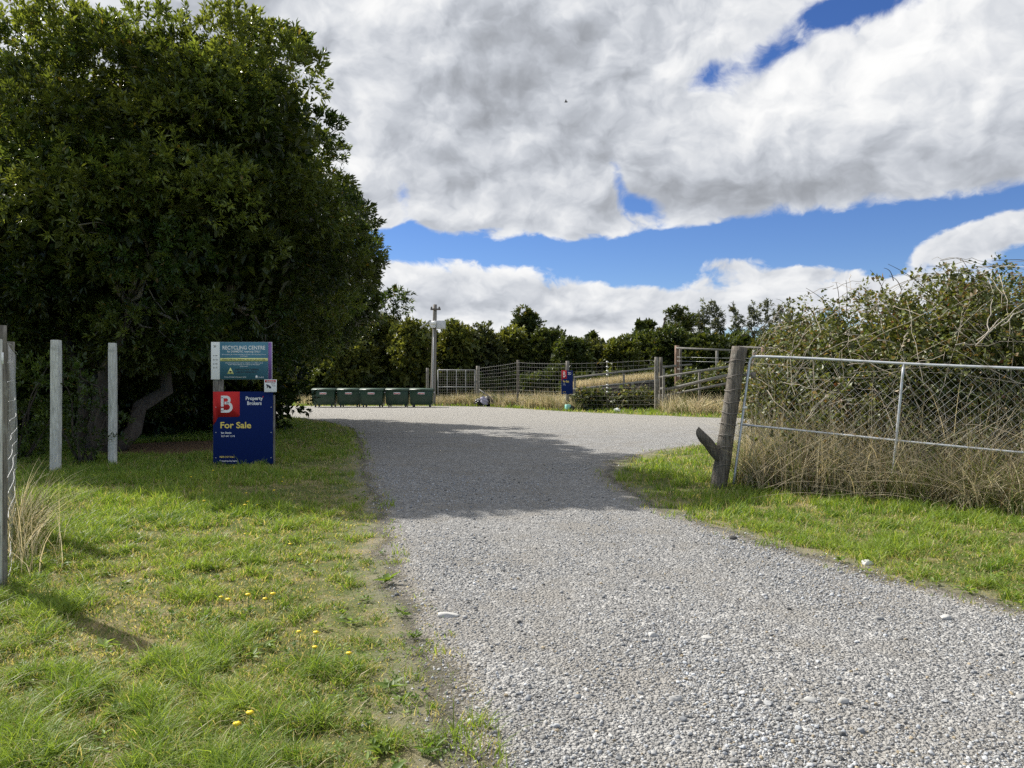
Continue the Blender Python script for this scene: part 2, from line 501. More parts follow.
LD = np.array([-4, 1.0, 3.08, 3.86, 5.0, 6.7, 9.0, 13.7, 19, 25.7, 31, 34.8, 37, 38.5])
LX = np.array([1.0, .18, -.20, -.40, -.70, -1.15, -1.63, -2.73, -3.9, -5.4, -7.6, -10, -15, -30])
RD = np.array([-4, 2.0, 3.08, 4.0, 5.18, 6.19, 7.58, 8.7, 10.2, 13.0, 15.2, 17.9, 20, 21.4, 24])
RX = np.array([10.5, 6.2, 5.1, 4.35, 3.59, 3.08, 2.44, 2.1, 1.77, 1.64, 2.1, 3.6, 5.6, 9, 30])
FX = np.array([-30, -5.4, -1.8, .54, 3.3, 6.4, 9.5, 30])
FD = np.array([54, 53.5, 52, 48, 42.5, 38.5, 35, 29])
def road_left(D): return np.interp(D, LD, LX)
def road_right(D): return np.interp(D, RD, RX)
def road_far(X): return np.interp(X, FX, FD)
def on_road(X, D, grow=0.0):
    j = (fbm(X * 1.3, D * 1.3, 21, 4) - .5) * .55 + grow
    return (X > road_left(D) - j) & (X < road_right(D) + j) & (D < road_far(X) + j)

def ragged(xs, ds, n, amp):
    xs = np.asarray(xs, float); ds = np.asarray(ds, float)
    L = np.concatenate([[0], np.cumsum(np.hypot(np.diff(xs), np.diff(ds)))])
    u = np.linspace(0, L[-1], n)
    X = np.interp(u, L, xs); D = np.interp(u, L, ds)
    X = X + (fbm(u * 2.1, u * 0 + 3, 31, 5) - .5) * amp
    D = D + (fbm(u * 2.1, u * 0 + 9, 37, 5) - .5) * amp * .5
    return np.stack([X, D], 1)
mb = MB()
rows = np.r_[np.arange(-4, 6, .1), np.arange(6, 22.01, .2)]; rows[-1] = 22.0; nc = 44
tt = np.linspace(0, 1, nc); tt = .5 - .5 * np.cos(tt * np.pi)
Lr, Rr_ = road_left(rows)[:, None] - .6, road_right(rows)[:, None] + .6
XX = Lr + (Rr_ - Lr) * tt[None]; DD_ = np.repeat(rows[:, None], nc, 1)
edge_v = np.minimum(XX - Lr - .6, Rr_ - .6 - XX)
i, j = np.meshgrid(np.arange(len(rows) - 1), np.arange(nc - 1), indexing='ij')
mb.add(np.stack([XX, DD_, np.full_like(XX, .006)], -1).reshape(-1, 3), np.stack([i * nc + j, i * nc + j + 1, (i + 1) * nc + j + 1, (i + 1) * nc + j], -1).reshape(-1, 4))
far_edge = ragged(FX, FD, 160, .8)
lq = LD[LD > 22]; yl = ragged(np.r_[road_left(22.0), road_left(lq)], np.r_[22.0, lq], 60, .3)
yard = np.vstack([yl, far_edge, [(30, 24)], [(XX[-1, -1], 22.0)]])
mb.ngon(np.c_[yard, np.full(len(yard), .006)])
road = mb.build('gravel_road', M_ROAD)
at = road.data.attributes.new('Edge', 'FLOAT', 'POINT')
at.data.foreach_set('value', np.r_[edge_v.ravel(), np.full(len(yard), 2.0)].astype(np.float32))
tag(road, kind='structure')

# ------------------------------------------------------------------ signs
M_TEAL = paint('teal_panel', (.085, .215, .285), .6, .05, 3)
M_NAVY = paint('navy_panel', (.005, .018, .105), .75, .05, 3)
M_REDP = paint('red_panel', (.55, .03, .03), .6, .05, 3)
M_PURP = paint('purple_strip', (.20, .10, .34), .5, .25, 9)
M_SIGNW = paint('sign_white', (.86, .86, .84), .45, .04, 4)
M_YEL = paint('sign_yellow', (.78, .68, .14), .5, .04, 4)
M_GOLD = paint('letter_gold', (.85, .66, .14), .5, .02, 4)
M_INK = paint('sign_ink', (.02, .02, .025), .5, .02, 4)
M_CREAM = paint('band_yellow', (.78, .78, .30), .5, .04, 4)

def b_mark(parent, x, z, h):
    """rounded letter B drawn as one stroke with a break low on the stem"""
    w = h * .62; s = h * .155; mbx = MB()
    def stroke(pts):
        P = np.array(pts, float)
        T = np.gradient(P, axis=0); T /= np.linalg.norm(T, axis=1)[:, None]
        N = np.stack([-T[:, 1], T[:, 0]], 1) * s / 2
        a, b = P + N, P - N; n = len(P)
        V = np.vstack([np.c_[a[:, 0], np.full(n, -.004), a[:, 1]], np.c_[b[:, 0], np.full(n, -.004), b[:, 1]]])
        F = np.array([[i, i + 1, n + i + 1, n + i] for i in range(n - 1)])
        mbx.add(V, F)
    t1 = np.linspace(np.pi / 2, -np.pi / 2, 12)
    r1 = h * .235 - s / 2 + h * .02
    top = [(x + s / 2, z + h * .36), (x + s / 2, z + h - s / 2 - .001)]
    stroke(top)
    stroke([(x, z + h - s / 2), (x + w * .5, z + h - s / 2)] +
           [(x + w * .5 + math.cos(a) * r1 * 1.0, z + h - s / 2 - r1 + math.sin(a) * r1) for a in t1][1:] )
    r2 = (h - 2 * r1 - s) / 2
    cz = z + s / 2 + r2
    stroke([(x + w * .34, cz + r2), (x + w * .58, cz + r2)] + [(x + w * .58 + math.cos(a) * r2, cz + math.sin(a) * r2) for a in t1][1:] +
           [(x, z + s / 2)])
    stroke([(x + s / 2, z + s / 2), (x + s / 2, z + h * .27)])
    return mbx.build('emblem', M_SIGNW, parent)

def for_sale_sign(loc, rz, label, ground_gap=.02, post_h=None):
    """navy estate-agent board 1.17 x 1.42 on its own two posts"""
    r = empty('for_sale_sign', loc, rz, label=label, cat='sign')
    w, h = 1.17, 1.43; z0 = ground_gap
    MB().box((0, .009, z0 + h / 2), (w, .018, h)).build('panel', M_NAVY, r, bevel=.003)
    rw, rh = .52, .50
    pts = [(-w / 2 + .002, z0 + h - .002), (-w / 2 + .002, z0 + h - .66), (-w / 2 + .05, z0 + h - .60), (-w / 2 + .09, z0 + h - rh - .012), (-w / 2 + .12, z0 + h - rh)]
    for a in np.linspace(-np.pi / 2, 0, 5): pts.append((-w / 2 + rw - .04 + math.cos(a) * .04, z0 + h - rh + .04 + math.sin(a) * .04))
    pts.append((-w / 2 + rw, z0 + h - .002))
    MB().poly(pts, -.002, .001).build('red_patch', M_REDP, r)
    b_mark(r, -w / 2 + .155, z0 + h - .415, .335)
    for q_ in (-.53, .55):
        for z_ in (.12, .62, 1.12):
            MB().tube([(q_, .002, z0 + z_), (q_, -.004, z0 + z_)], .010, 8).build('screw', M_GALV, r)
    text_part('company_lettering', 'Property', M_SIGNW, r, .055, z0 + h - .165, h=.068, w=.335, bold=.022)
    text_part('company_lettering', 'Brokers', M_SIGNW, r, .085, z0 + h - .262, h=.068, w=.28, bold=.022)
    MB().box((.395, -.002, z0 + h - .105), (.02, .003, .02)).build('accent_dot', M_REDP, r)
    text_part('heading_lettering', 'For Sale', M_GOLD, r, -w / 2 + .145, z0 + h - .72, h=.118, w=.60, bold=.022)
    text_part('agent_lettering', 'Ian Steele', M_SIGNW, r, -w / 2 + .16, z0 + h - .83, h=.036, bold=.02)
    text_part('agent_lettering', '027 447 1374', M_SIGNW, r, -w / 2 + .16, z0 + h - .895, h=.033, bold=.01)
    text_part('phone_lettering', '0800 367 5263', M_GOLD, r, -w / 2 + .13, z0 + .125, h=.033, bold=.01)
    text_part('slogan_lettering', 'Proud to be here', M_SIGNW, r, -w / 2 + .13, z0 + .045, h=.034, bold=.018)
    return r

sx0, sD = XD(243, 14.6), 14.6
fs = for_sale_sign((sx0 + .0, sD, 0), R(1.5), 'large navy and red for sale board standing on the shaded lawn')
for px in (.575,):
    MB().box((px, .06, .7 if px > 0 else 1.0), (.06, .07, 1.36 if px > 0 else 2.0)).build('post', M_POST, fs, bevel=.006)

rc = empty('recycling_sign', (XD(241.5, 14.62), 14.62, 0), R(.8), label='teal recycling centre board with white left edge above the navy board', cat='sign')
zt, zb = ZD(342, 14.62), ZD(379.5, 14.62); W = 1.2; H = zt - zb; zc = (zt + zb) / 2
MB().box((0, .010, zc), (W, .020, H)).build('panel', M_SIGNW, rc, bevel=.003)
MB().box((-.60 + .115, .078, zt / 2 - .02), (.18, .10, zt - .02)).build('post', M_POST, rc, bevel=.01)
x0, x1 = -W / 2 + .175, W / 2 - .075
MB().box(((x0 + x1) / 2, -.0035, zc), (x1 - x0, .005, H - .004)).build('teal_overlay', M_TEAL, rc)
MB().box((W / 2 - .037, -.002, zc), (.068, .003, H - .01)).build('purple_strip', M_PURP, rc)
cx = (x0 + x1) / 2
def rt(name, txt, mat, z, w=None, h=None, bold=.01, x=None, align='CENTER'):
    return text_part(name, txt, mat, rc, cx if x is None else x, zb + H * z, h=h, w=w, y=-.0085, bold=bold, align=align)
rt('heading_lettering', 'RECYCLING CENTRE', M_SIGNW, .80, w=.84, h=.072, bold=.022)
rt('lettering', 'for DOMESTIC recycling ONLY', M_SIGNW, .722, w=.66, h=.036, bold=.018)
rt('lettering', 'No commercial or farm recycling to be left at the Recycling Centre', M_SIGNW, .655, w=.86, h=.019)
rt('lettering', 'at any time', M_SIGNW, .61, w=.14, h=.019)
MB().box((cx, -.0075, zb + H * .528), (x1 - x0 - .012, .002, H * .085)).build('yellow_band', M_CREAM, rc)
text_part('lettering', 'PLASTIC, PAPER AND CARDBOARD, TINS AND GLASS ONLY HERE', M_INK, rc, cx, zb + H * .512, h=.026, w=.84, y=-.0105, bold=.01, align='CENTER')
rt('lettering', 'The dumping of any other rubbish is an offence and', M_SIGNW, .43, w=.74, h=.019)
rt('lettering', 'those found doing so will be prosecuted', M_SIGNW, .385, w=.62, h=.019)
rt('lettering', 'by the council', M_SIGNW, .34, w=.16, h=.019)
tx = x0 + .21
tri = MB(); tri.poly([(tx - .065, zb + H * .15), (tx + .065, zb + H * .15), (tx, zb + H * .32)], -.0085, -.0065); tri.build('warning_triangle', M_CREAM, rc)
cmx = MB(); cmx.poly([(tx - .03, zb + H * .205), (tx + .008, zb + H * .182), (tx + .03, zb + H * .215), (tx - .006, zb + H * .24)], -.0105, -.009); cmx.build('camera_symbol', M_INK, rc)
rt('lettering', 'SURVEILLANCE CAMERAS', M_INK, .245, w=.47, h=.033, x=x0 + .30, align='LEFT', bold=.015)
rt('lettering', 'ARE IN OPERATION', M_INK, .175, w=.40, h=.030, x=x0 + .33, align='LEFT', bold=.015)
rt('lettering', 'For more information visit the council website', M_SIGNW, .055, w=.43, h=.018, x=x0 + .09, align='LEFT')
em = MB(); em.poly([(x1 - .25, zb + H * .035), (x1 - .205, zb + H * .035), (x1 - .21, zb + H * .10), (x1 - .225, zb + H * .115), (x1 - .245, zb + H * .09)], -.0085, -.0065); em.build('council_crest', M_SIGNW, rc)
rt('lettering', 'COUNCIL', M_SIGNW, .045, w=.11, h=.022, x=x1 - .19, align='LEFT')
text_part('lettering', '21', M_INK, rc, -W / 2 + .05, zb + H * .86, h=.04, y=-.003, bold=.02)
for k, zz in enumerate((.62, .51, .40, .295)):
    MB().box((-W / 2 + .055, -.0015, zb + H * (zz + .015)), (.018, .002, .018)).build('bullet', M_INK, rc)
    text_part('lettering', ('Pa', 'Ca', 'Gl', 'Ti')[k], M_INK, rc, -W / 2 + .09, zb + H * zz, h=.028, y=-.003, bold=.005)

D5 = 14.52
ws = empty('warning_sign', (XD(270.4, D5), D5, ZD(392, D5)), R(-1), label='small white and red warning plate with camera symbol at a board corner', cat='sign')
hh = .245
MB().box((0, .004, hh / 2), (.245, .008, hh)).build('panel', M_SIGNW, ws, bevel=.002)
MB().box((0, -.0015, hh - .033), (.21, .003, .046)).build('red_band', M_REDP, ws)
text_part('lettering', 'WARNING', M_SIGNW, ws, 0, hh - .048, h=.028, w=.16, y=-.0045, bold=.02, align='CENTER')
cs = MB(); cs.poly([(-.085, .135), (-.075, .155), (.0, .12), (.02, .085), (-.01, .065), (-.03, .09)], -.003, -.001)
cs.poly([(-.07, .075), (-.055, .075), (-.055, .13), (-.07, .135)], -.0031, -.0012); cs.build('camera_symbol', M_INK, ws)
text_part('lettering', 'CCTV', M_INK, ws, .015, .15, h=.024, w=.085, y=-.003, bold=.012)
text_part('lettering', 'IN USE', M_INK, ws, .03, .112, h=.02, w=.07, y=-.003, bold=.008)

# far for-sale board, seen nearly edge on
gx, gD = XD(567.0, 44.5), 44.5
f2 = for_sale_sign((gx, gD - .25, ZD(394.5, gD)), R(50), 'narrow navy and red for sale board tied to a far fence post')

for m_ in (M_NAVY, M_TEAL, M_REDP): m_.node_tree.nodes['Principled BSDF'].inputs['Specular IOR Level'].default_value = .12

# ------------------------------------------------------------------ posts and fences
def round_post(parent, name, p0, p1, r, mat, n=14, rings=14, rough=.03, seed=0):
    p0 = np.array(p0, float); p1 = np.array(p1, float)
    u = np.linspace(0, 1, rings)[:, None]
    b = MB(); b.tube(p0 + (p1 - p0) * u, r * (1 - .06 * u[:, 0]), n)
    V = b.V[0]; k = rings * n
    th = np.tile(np.arange(n), rings); zz = np.repeat(np.arange(rings), n)
    f = 1 + (vnoise(th * 1.7 + seed, zz * .35, 5) - .5) * rough * 4
    ax = np.repeat(p0 + (p1 - p0) * u, n, axis=0)
    V[:k] = ax + (V[:k] - ax) * f[:, None]
    return b.build(name, mat, parent, smooth=True)

# left: strained netting running away from the camera
pA, pB, pC = (-4.06, 5.80), (-5.50, 8.05), (-10.25, 15.1)
lf = empty('netting_fence', (pA[0], pA[1], 0), label='tall wire netting fence with a grey timber post at the lawn edge', cat='fence')
rel = lambda p, z: (p[0] - pA[0], p[1] - pA[1], z)
round_post(lf, 'post', rel(pA, -.2), rel(pA, 2.06), .085, M_POST, 16, 24)
round_post(lf, 'post', rel(pB, -.2), rel(pB, 2.06), .075, M_POST, 14, 20)
round_post(lf, 'post', rel(pC, -.2), rel(pC, 2.1), .075, M_POST, 14, 20)
MB().box(rel((pA[0] + .078, pA[1] - .05), 1.0), (.02, .05, 1.9), Matrix.Rotation(.4, 3, 'Z')).build('batten', M_POST_PALE, lf, bevel=.004)
nb = MB()
for (q0, q1) in ((pA, pB), (pB, pC)):
    q0 = np.array(q0); q1 = np.array(q1); L = np.hypot(*(q1 - q0)); off = np.array([.085, .03]) if q0[0] > -5 else np.array([.02, 0])
    for k, z in enumerate(np.linspace(.08, 1.92, 13)):
        u = np.linspace(0, 1, 14)
        P = q0 + off + (q1 - q0) * u[:, None]
        sag = np.sin(u * np.pi) * .03 * math.sin(k)
        nb.tube(np.c_[P[:, 0] - pA[0] + np.sin(u * 9 + k) * .012, P[:, 1] - pA[1], z - sag], .0021, 5)
    for s in np.arange(.1, L, .3):
        P = q0 + off + (q1 - q0) * s / L
        z = np.linspace(.08, 1.92, 8)
        nb.tube(np.c_[P[0] - pA[0] + np.sin(z * 5 + s) * .012, np.full(8, P[1] - pA[1]), z], .0014, 4)
nb.build('netting', M_WIRE, lf)
MB().box(rel((pA[0] + .085, pA[1] - .06), 1.80), (.05, .004, .09)).build('tag_plate', M_SIGNW, lf)

def white_post(px, ptop, pbase, w, label, lean=0):
    x, D = G(px, pbase); h = ZD(ptop, D)
    b = MB(); n = 9
    for k in range(n - 1): pass
    z = np.linspace(-.2, h, 12)
    b.tube(np.c_[np.sin(z * 1.3) * .006 + lean * z, np.zeros(12), z], np.r_[np.full(11, w * .7), w * .66], 4)
    o = b.build('square_post', M_POST_PALE, bevel=.012); o.rotation_euler = (0, 0, R(45 + 4)); o.location = (x, D, 0)
    return tag(o, label, 'post')
white_post(55.5, 340, 472, .145, 'weathered pale square post half covered by dark leaves at top', .004)
white_post(112.5, 343, 466, .128, 'weathered pale square post standing clear in front of tree trunk', 0)

# right: leaning strainer post with its stay block and wrapped wires
gp0 = np.array([XD(718.5, 11.4), 11.4, 0.0]); gp1 = np.array([XD(740.5, 11.4), 11.45, ZD(347, 11.4)])
gp = empty('gate_post', tuple(gp0), label='thick leaning grey timber gate post wrapped with wire', cat='post')
ax = gp1 - gp0; axu = ax / np.linalg.norm(ax)
round_post(gp, 'shaft', -axu * .3, ax, .122, M_GATEWOOD, 20, 30, .045)
st = MB()
s0 = np.array([.0, -.02, .48]); s1 = np.array([-.31, -.14, .84])
u = np.linspace(0, 1, 8)[:, None]
dv = unit(s1 - s0); sv = unit(np.cross(dv, [0, 1, 0])); nv = np.cross(sv, dv); prof = [(-.075, -.05), (.07, -.06), (.085, .02), (.02, .065), (-.07, .045)]
rows_ = []
for uu_, f_ in ((0, 1), (.3, 1.0), (.6, .97), (.82, .95), (.95, .8), (1.0, .62)):
    jit = rng.normal(0, .005, (5, 2))
    rows_.append([s0 + (s1 - s0) * uu_ * (1 + .05 * q_ * (uu_ > .9)) + sv * (p_[0] + jit[q_, 0]) * f_ + nv * (p_[1] + jit[q_, 1]) * f_ for q_, p_ in enumerate(prof)])
VV = np.array(rows_).reshape(-1, 3); FF = np.array([[r_ * 5 + q_, r_ * 5 + (q_ + 1) % 5, (r_ + 1) * 5 + (q_ + 1) % 5, (r_ + 1) * 5 + q_] for r_ in range(5) for q_ in range(5)])
st.add(np.vstack([VV, VV[25:].mean(0)]), [FF, np.array([[25 + q_, 25 + (q_ + 1) % 5, 30] for q_ in range(5)])])
st.build('stay_block', M_POST_DARK, gp, smooth=False)
for k, zz in enumerate((.36, .62, .80, .98, 1.16, 1.34, 1.52, 1.72, 1.95)):
    c = ax * zz / ax[2]; th = np.linspace(0, 2 * np.pi, 25)
    w_ = MB(); w_.tube(np.c_[c[0] + np.cos(th) * .131, c[1] + np.sin(th) * .131, c[2] + np.cos(th + k) * .02 + np.sin(th * 3 + k) * .008], .0045, 5, cap=False)
    w_.build('wire_wrap', M_WIREDK, gp)
hg = MB(); c = ax * .80; hg.tube([c + (.12, -.03, 0), c + (.26, -.03, .01)], .02, 8); hg.box(c + np.array([.27, -.03, .0]), (.06, .06, .10)); hg.build('hinge', M_WIREDK, gp)

# chain-link farm gate
TL = np.array([3.67, 11.38, 2.03]); ML = np.array([3.53, 11.36, .97]); BL = np.array([3.40, 11.34, .06])
TR = np.array([6.44, 9.3, 1.79]); MR = np.array([6.41, 9.28, .74]); BR = np.array([6.39, 9.26, -.12])
def gpt(s, t):   # t=1 top, .5 mid, 0 bottom
    t = np.asarray(t)[..., None]; s = np.asarray(s)[..., None]
    a = np.where(t > .5, ML + (TL - ML) * (t - .5) * 2, BL + (ML - BL) * t * 2)
    b = np.where(t > .5, MR + (TR - MR) * (t - .5) * 2, BR + (MR - BR) * t * 2)
    return a + (b - a) * s
SM = 1.22
O = np.array([3.40, 11.34, 0.0])
gt = empty('farm_gate', tuple(O), label='galvanised tube and chain link gate sagging in long grass', cat='gate')
fr = MB()
cor = [gpt(0, np.array(0.))] + [gpt(0, np.array(t)) for t in np.linspace(.1, .9, 9)]
cor += [TL + (BL - TL) * .055, TL + (BL - TL) * .022 + (TR - TL) * .004, TL + (BL - TL) * .005 + (TR - TL) * .014, TL + (TR - TL) * .035]
cor += [gpt(s, np.array(1.0)) + np.array([0, 0, math.sin(s * 7) * .006]) for s in np.linspace(.08, SM, 12)]
cor += [gpt(SM, np.array(t)) for t in (.95, .7, .5, .2, .0)]
fr.tube(np.array(cor) - O, .021, 10); fr.build('frame', M_GALV, gt, smooth=True)
md = MB(); md.tube(np.array([gpt(s, np.array(.5)) + np.array([0, 0, math.sin(s * 5 + 1) * .006]) for s in np.linspace(0, SM, 14)]) - O, .017, 8); md.build('middle_rail', M_GALV, gt, smooth=True)
br = MB(); br.tube(np.array([gpt(.61 - .02 * (1 - t), np.array(t)) for t in np.linspace(1, .15, 12)]) - O + np.array([0, -.0, 0]), .019, 8); br.build('upright', M_GALV, gt, smooth=True)
lk = MB(); Lg = np.linalg.norm(TR - TL) * SM; Hg = 2.0; pitch = .122
for sg in (1, -1):
    for c in np.arange(-Hg - .2, Lg + Hg, pitch):
        a = np.linspace(0, Hg - .1, 13); l = c + sg * a + (0 if sg > 0 else 0)
        ok = (l > 0.02) & (l < Lg - .02)
        if ok.sum() < 2: continue
        lo, hi = a[ok].min(), a[ok].max()
        aa = np.linspace(lo, hi, max(3, int((hi - lo) / .16)))
        ll = c + sg * aa
        P = gpt(ll / Lg * SM, .05 + aa / Hg) - O
        P[:, 1] += sg * .004 + np.sin(ll * 3 + aa * 2) * .012
        lk.tube(P, .0016, 4, cap=False)
lk.build('chain_link', M_LINK, gt)
lt = MB(); lt.tube([gpt(.0, np.array(.62)) - O + (-.02, -.02, 0), gpt(0, np.array(.62)) - O + (.04, -.04, .02)], .02, 8); lt.build('latch', M_WHITE, gt)

# far deer fence, in one line along the yard's edge
FP = [(-30, 60, 0), (XD(478, 55.5), 55.5, ZD(366, 55.5)), (XD(518, 50.5), 50.5, ZD(360, 50.5)), (XD(567.5, 45.2), 45.2, ZD(361, 45.2)),
      (XD(656.5, 43), 43.0, ZD(357, 43))]
ff = empty('deer_fence', (FP[3][0], FP[3][1], 0), label='tall wire deer fence on timber posts along the yard edge', cat='fence')
o0 = np.array([FP[3][0], FP[3][1], 0])
for i, (x, D, h) in enumerate(FP[1:]):
    round_post(ff, 'post', np.array([x, D, -.2]) - o0, np.array([x, D, h]) - o0, (.15, .10, .12, .13)[i], M_POST if i != 1 else M_POST_DARK, 10, 10, .03, i * 9)
round_post(ff, 'post', np.array([FP[4][0] + .32, FP[4][1] + .3, -.2]) - o0, np.array([FP[4][0] + .32, FP[4][1] + .3, FP[4][2]]) - o0, .10, M_POST_DARK, 10, 10)
nb = MB()
for a, b in zip(FP[1:-1], FP[2:]):
    A = np.array([a[0], a[1] - .14, 0]); B = np.array([b[0], b[1] - .14, 0]); L = np.linalg.norm(B - A)
    for k in range(12):
        f = (k + .6) / 12; u = np.linspace(0, 1, 7)[:, None]
        z = (a[2] - .08) * f * (1 - u) + (b[2] - .08) * f * u
        P = A + (B - A) * u; P[:, 2] = z[:, 0] - np.sin(u[:, 0] * np.pi) * .03
        nb.tube(P - o0, .0042 if k < 11 else .007, 4, cap=False)
    for s in np.arange(.25, L, .32):
        P = A + (B - A) * s / L; h = a[2] + (b[2] - a[2]) * s / L - .1
        nb.tube([P - o0 + (0, 0, .05), P - o0 + (0, 0, h)], .0026, 4, cap=False)
nb.build('netting', M_NET, ff)
xi = XD(607, 44.0); ins = MB()
ins.tube([np.array([xi, 44.0, .05]) - o0, np.array([xi, 44.0, 2.95]) - o0], .02, 6); ins.build('batten', M_POST, ff)
for py in (362, 367, 371, 375, 385, 388, 392):
    b = MB(); c = np.array([xi, 43.93, ZD(py, 44)]) - o0
    b.tube([c + (-.05, 0, .02), c + (0, -.03, .02), c + (.07, 0, -.03)], [.03, .05, .025], 6); b.build('insulator', M_WHITE, ff)

# mesh gate behind the bins
gD = 56.0
g2 = empty('mesh_gate', (XD(456.5, gD), gD, 0), label='wide grey steel framed mesh gate between the pole and fence', cat='gate')
hw = (475 - 438) / 2 / FPX * gD; zt, zm, z0 = ZD(370, gD), ZD(387, gD), ZD(403, gD)
fr = MB()
for z in (zt, z0): fr.tube([(-hw, 0, z), (hw, 0, z)], .045, 6)
for x in (-hw, hw): fr.tube([(x, 0, z0), (x, 0, zt)], .045, 6)
fr.build('frame', M_DULL, g2)
MB().tube([(-hw, -.02, zm), (hw, -.02, zm)], .05, 6).build('middle_rail', M_DULL, g2)
for x in (-hw * .5, 0, hw * .5): MB().tube([(x, -.03, z0), (x, -.03, zt)], .03, 6).build('upright', M_DULL, g2)
ms_ = MB()
for x in np.arange(-hw, hw, .17): ms_.tube([(x, .02, z0), (x, .02, zt)], .006, 4, cap=False)
for z in np.arange(z0, zt, .2): ms_.tube([(-hw, .02, z), (hw, .02, z)], .006, 4, cap=False)
ms_.build('mesh', M_WIREDK, g2)
hp = round_post(None, 'hanging_post', (XD(427.5, gD), gD, -.1), (XD(427.5, gD), gD, ZD(368, gD)), .11, M_POST, 10, 8)
tag(hp, 'short grey timber post just left of the power pole', 'post')

# ------------------------------------------------------------------ power pole
pD = 54.5
pp = empty('power_pole', (XD(435, pD), pD, 0), label='tall concrete power pole carrying a white camera and meter box', cat='pole')
ph = ZD(304.5, pD)
M_CONC = paint('pole_concrete', (.19, .175, .155), .9, .2, 5, 0, .4, (.16, .14, .12), 4)
b = MB(); zz = np.linspace(-.3, ph, 12)
b.tube(np.c_[np.zeros(12) - .16 + zz * .022, np.zeros(12), zz], np.linspace(.21, .14, 12), 8); b.build('shaft', M_CONC, pp)
b = MB(); za = ZD(309.5, pD); b.box((.06, -.17, za), (.75, .10, .12)); b.build('cross_arm', M_POST_DARK, pp, bevel=.01)
for dx in (-.24, .33):
    MB().tube([(dx, -.17, za + .05), (dx, -.17, za + .12), (dx, -.17, za + .2)], [.04, .07, .03], 8).build('insulator', M_POST_DARK, pp)
zb_ = ZD(325, pD)
mb_ = MB(); mb_.box((.46, -.18, zb_), (.66, .36, .60)); bx = mb_.build('meter_box', M_STEEL, pp, bevel=.02)
MB().box((.46, -.37, zb_), (.56, .02, .50)).build('door', M_STEEL, bx, bevel=.01)
b = MB(); b.tube([(-.30, -.35, zb_ + .1), (.0, -.42, zb_ + .12), (.12, -.42, zb_ + .13)], [.12, .16, .15], 10); b.box((-.1, -.25, zb_ - .1), (.36, .3, .25)); b.build('camera', M_WHITE, pp)
b = MB(); b.beam((-.1, -.05, zb_ + .12), (-.62, -.1, zb_ + .1), .06, .08)
b.build('bracket', M_STEEL, pp)
M_SOLAR = paint('solar_panel', (.10, .12, .15), .25, .1, 8)
Ms = Matrix.Rotation(R(-38), 3, 'Y'); b = MB(); b.box((-.68, -.12, zb_ + .05), (.95, .6, .05), Ms); b.build('solar_panel', M_STEEL, pp, bevel=.005)
MB().tube([(-.2, -.22, 0), (-.12, -.2, 3), (-.08, -.2, zb_ - .3)], .03, 6).build('conduit', M_STEEL, pp)

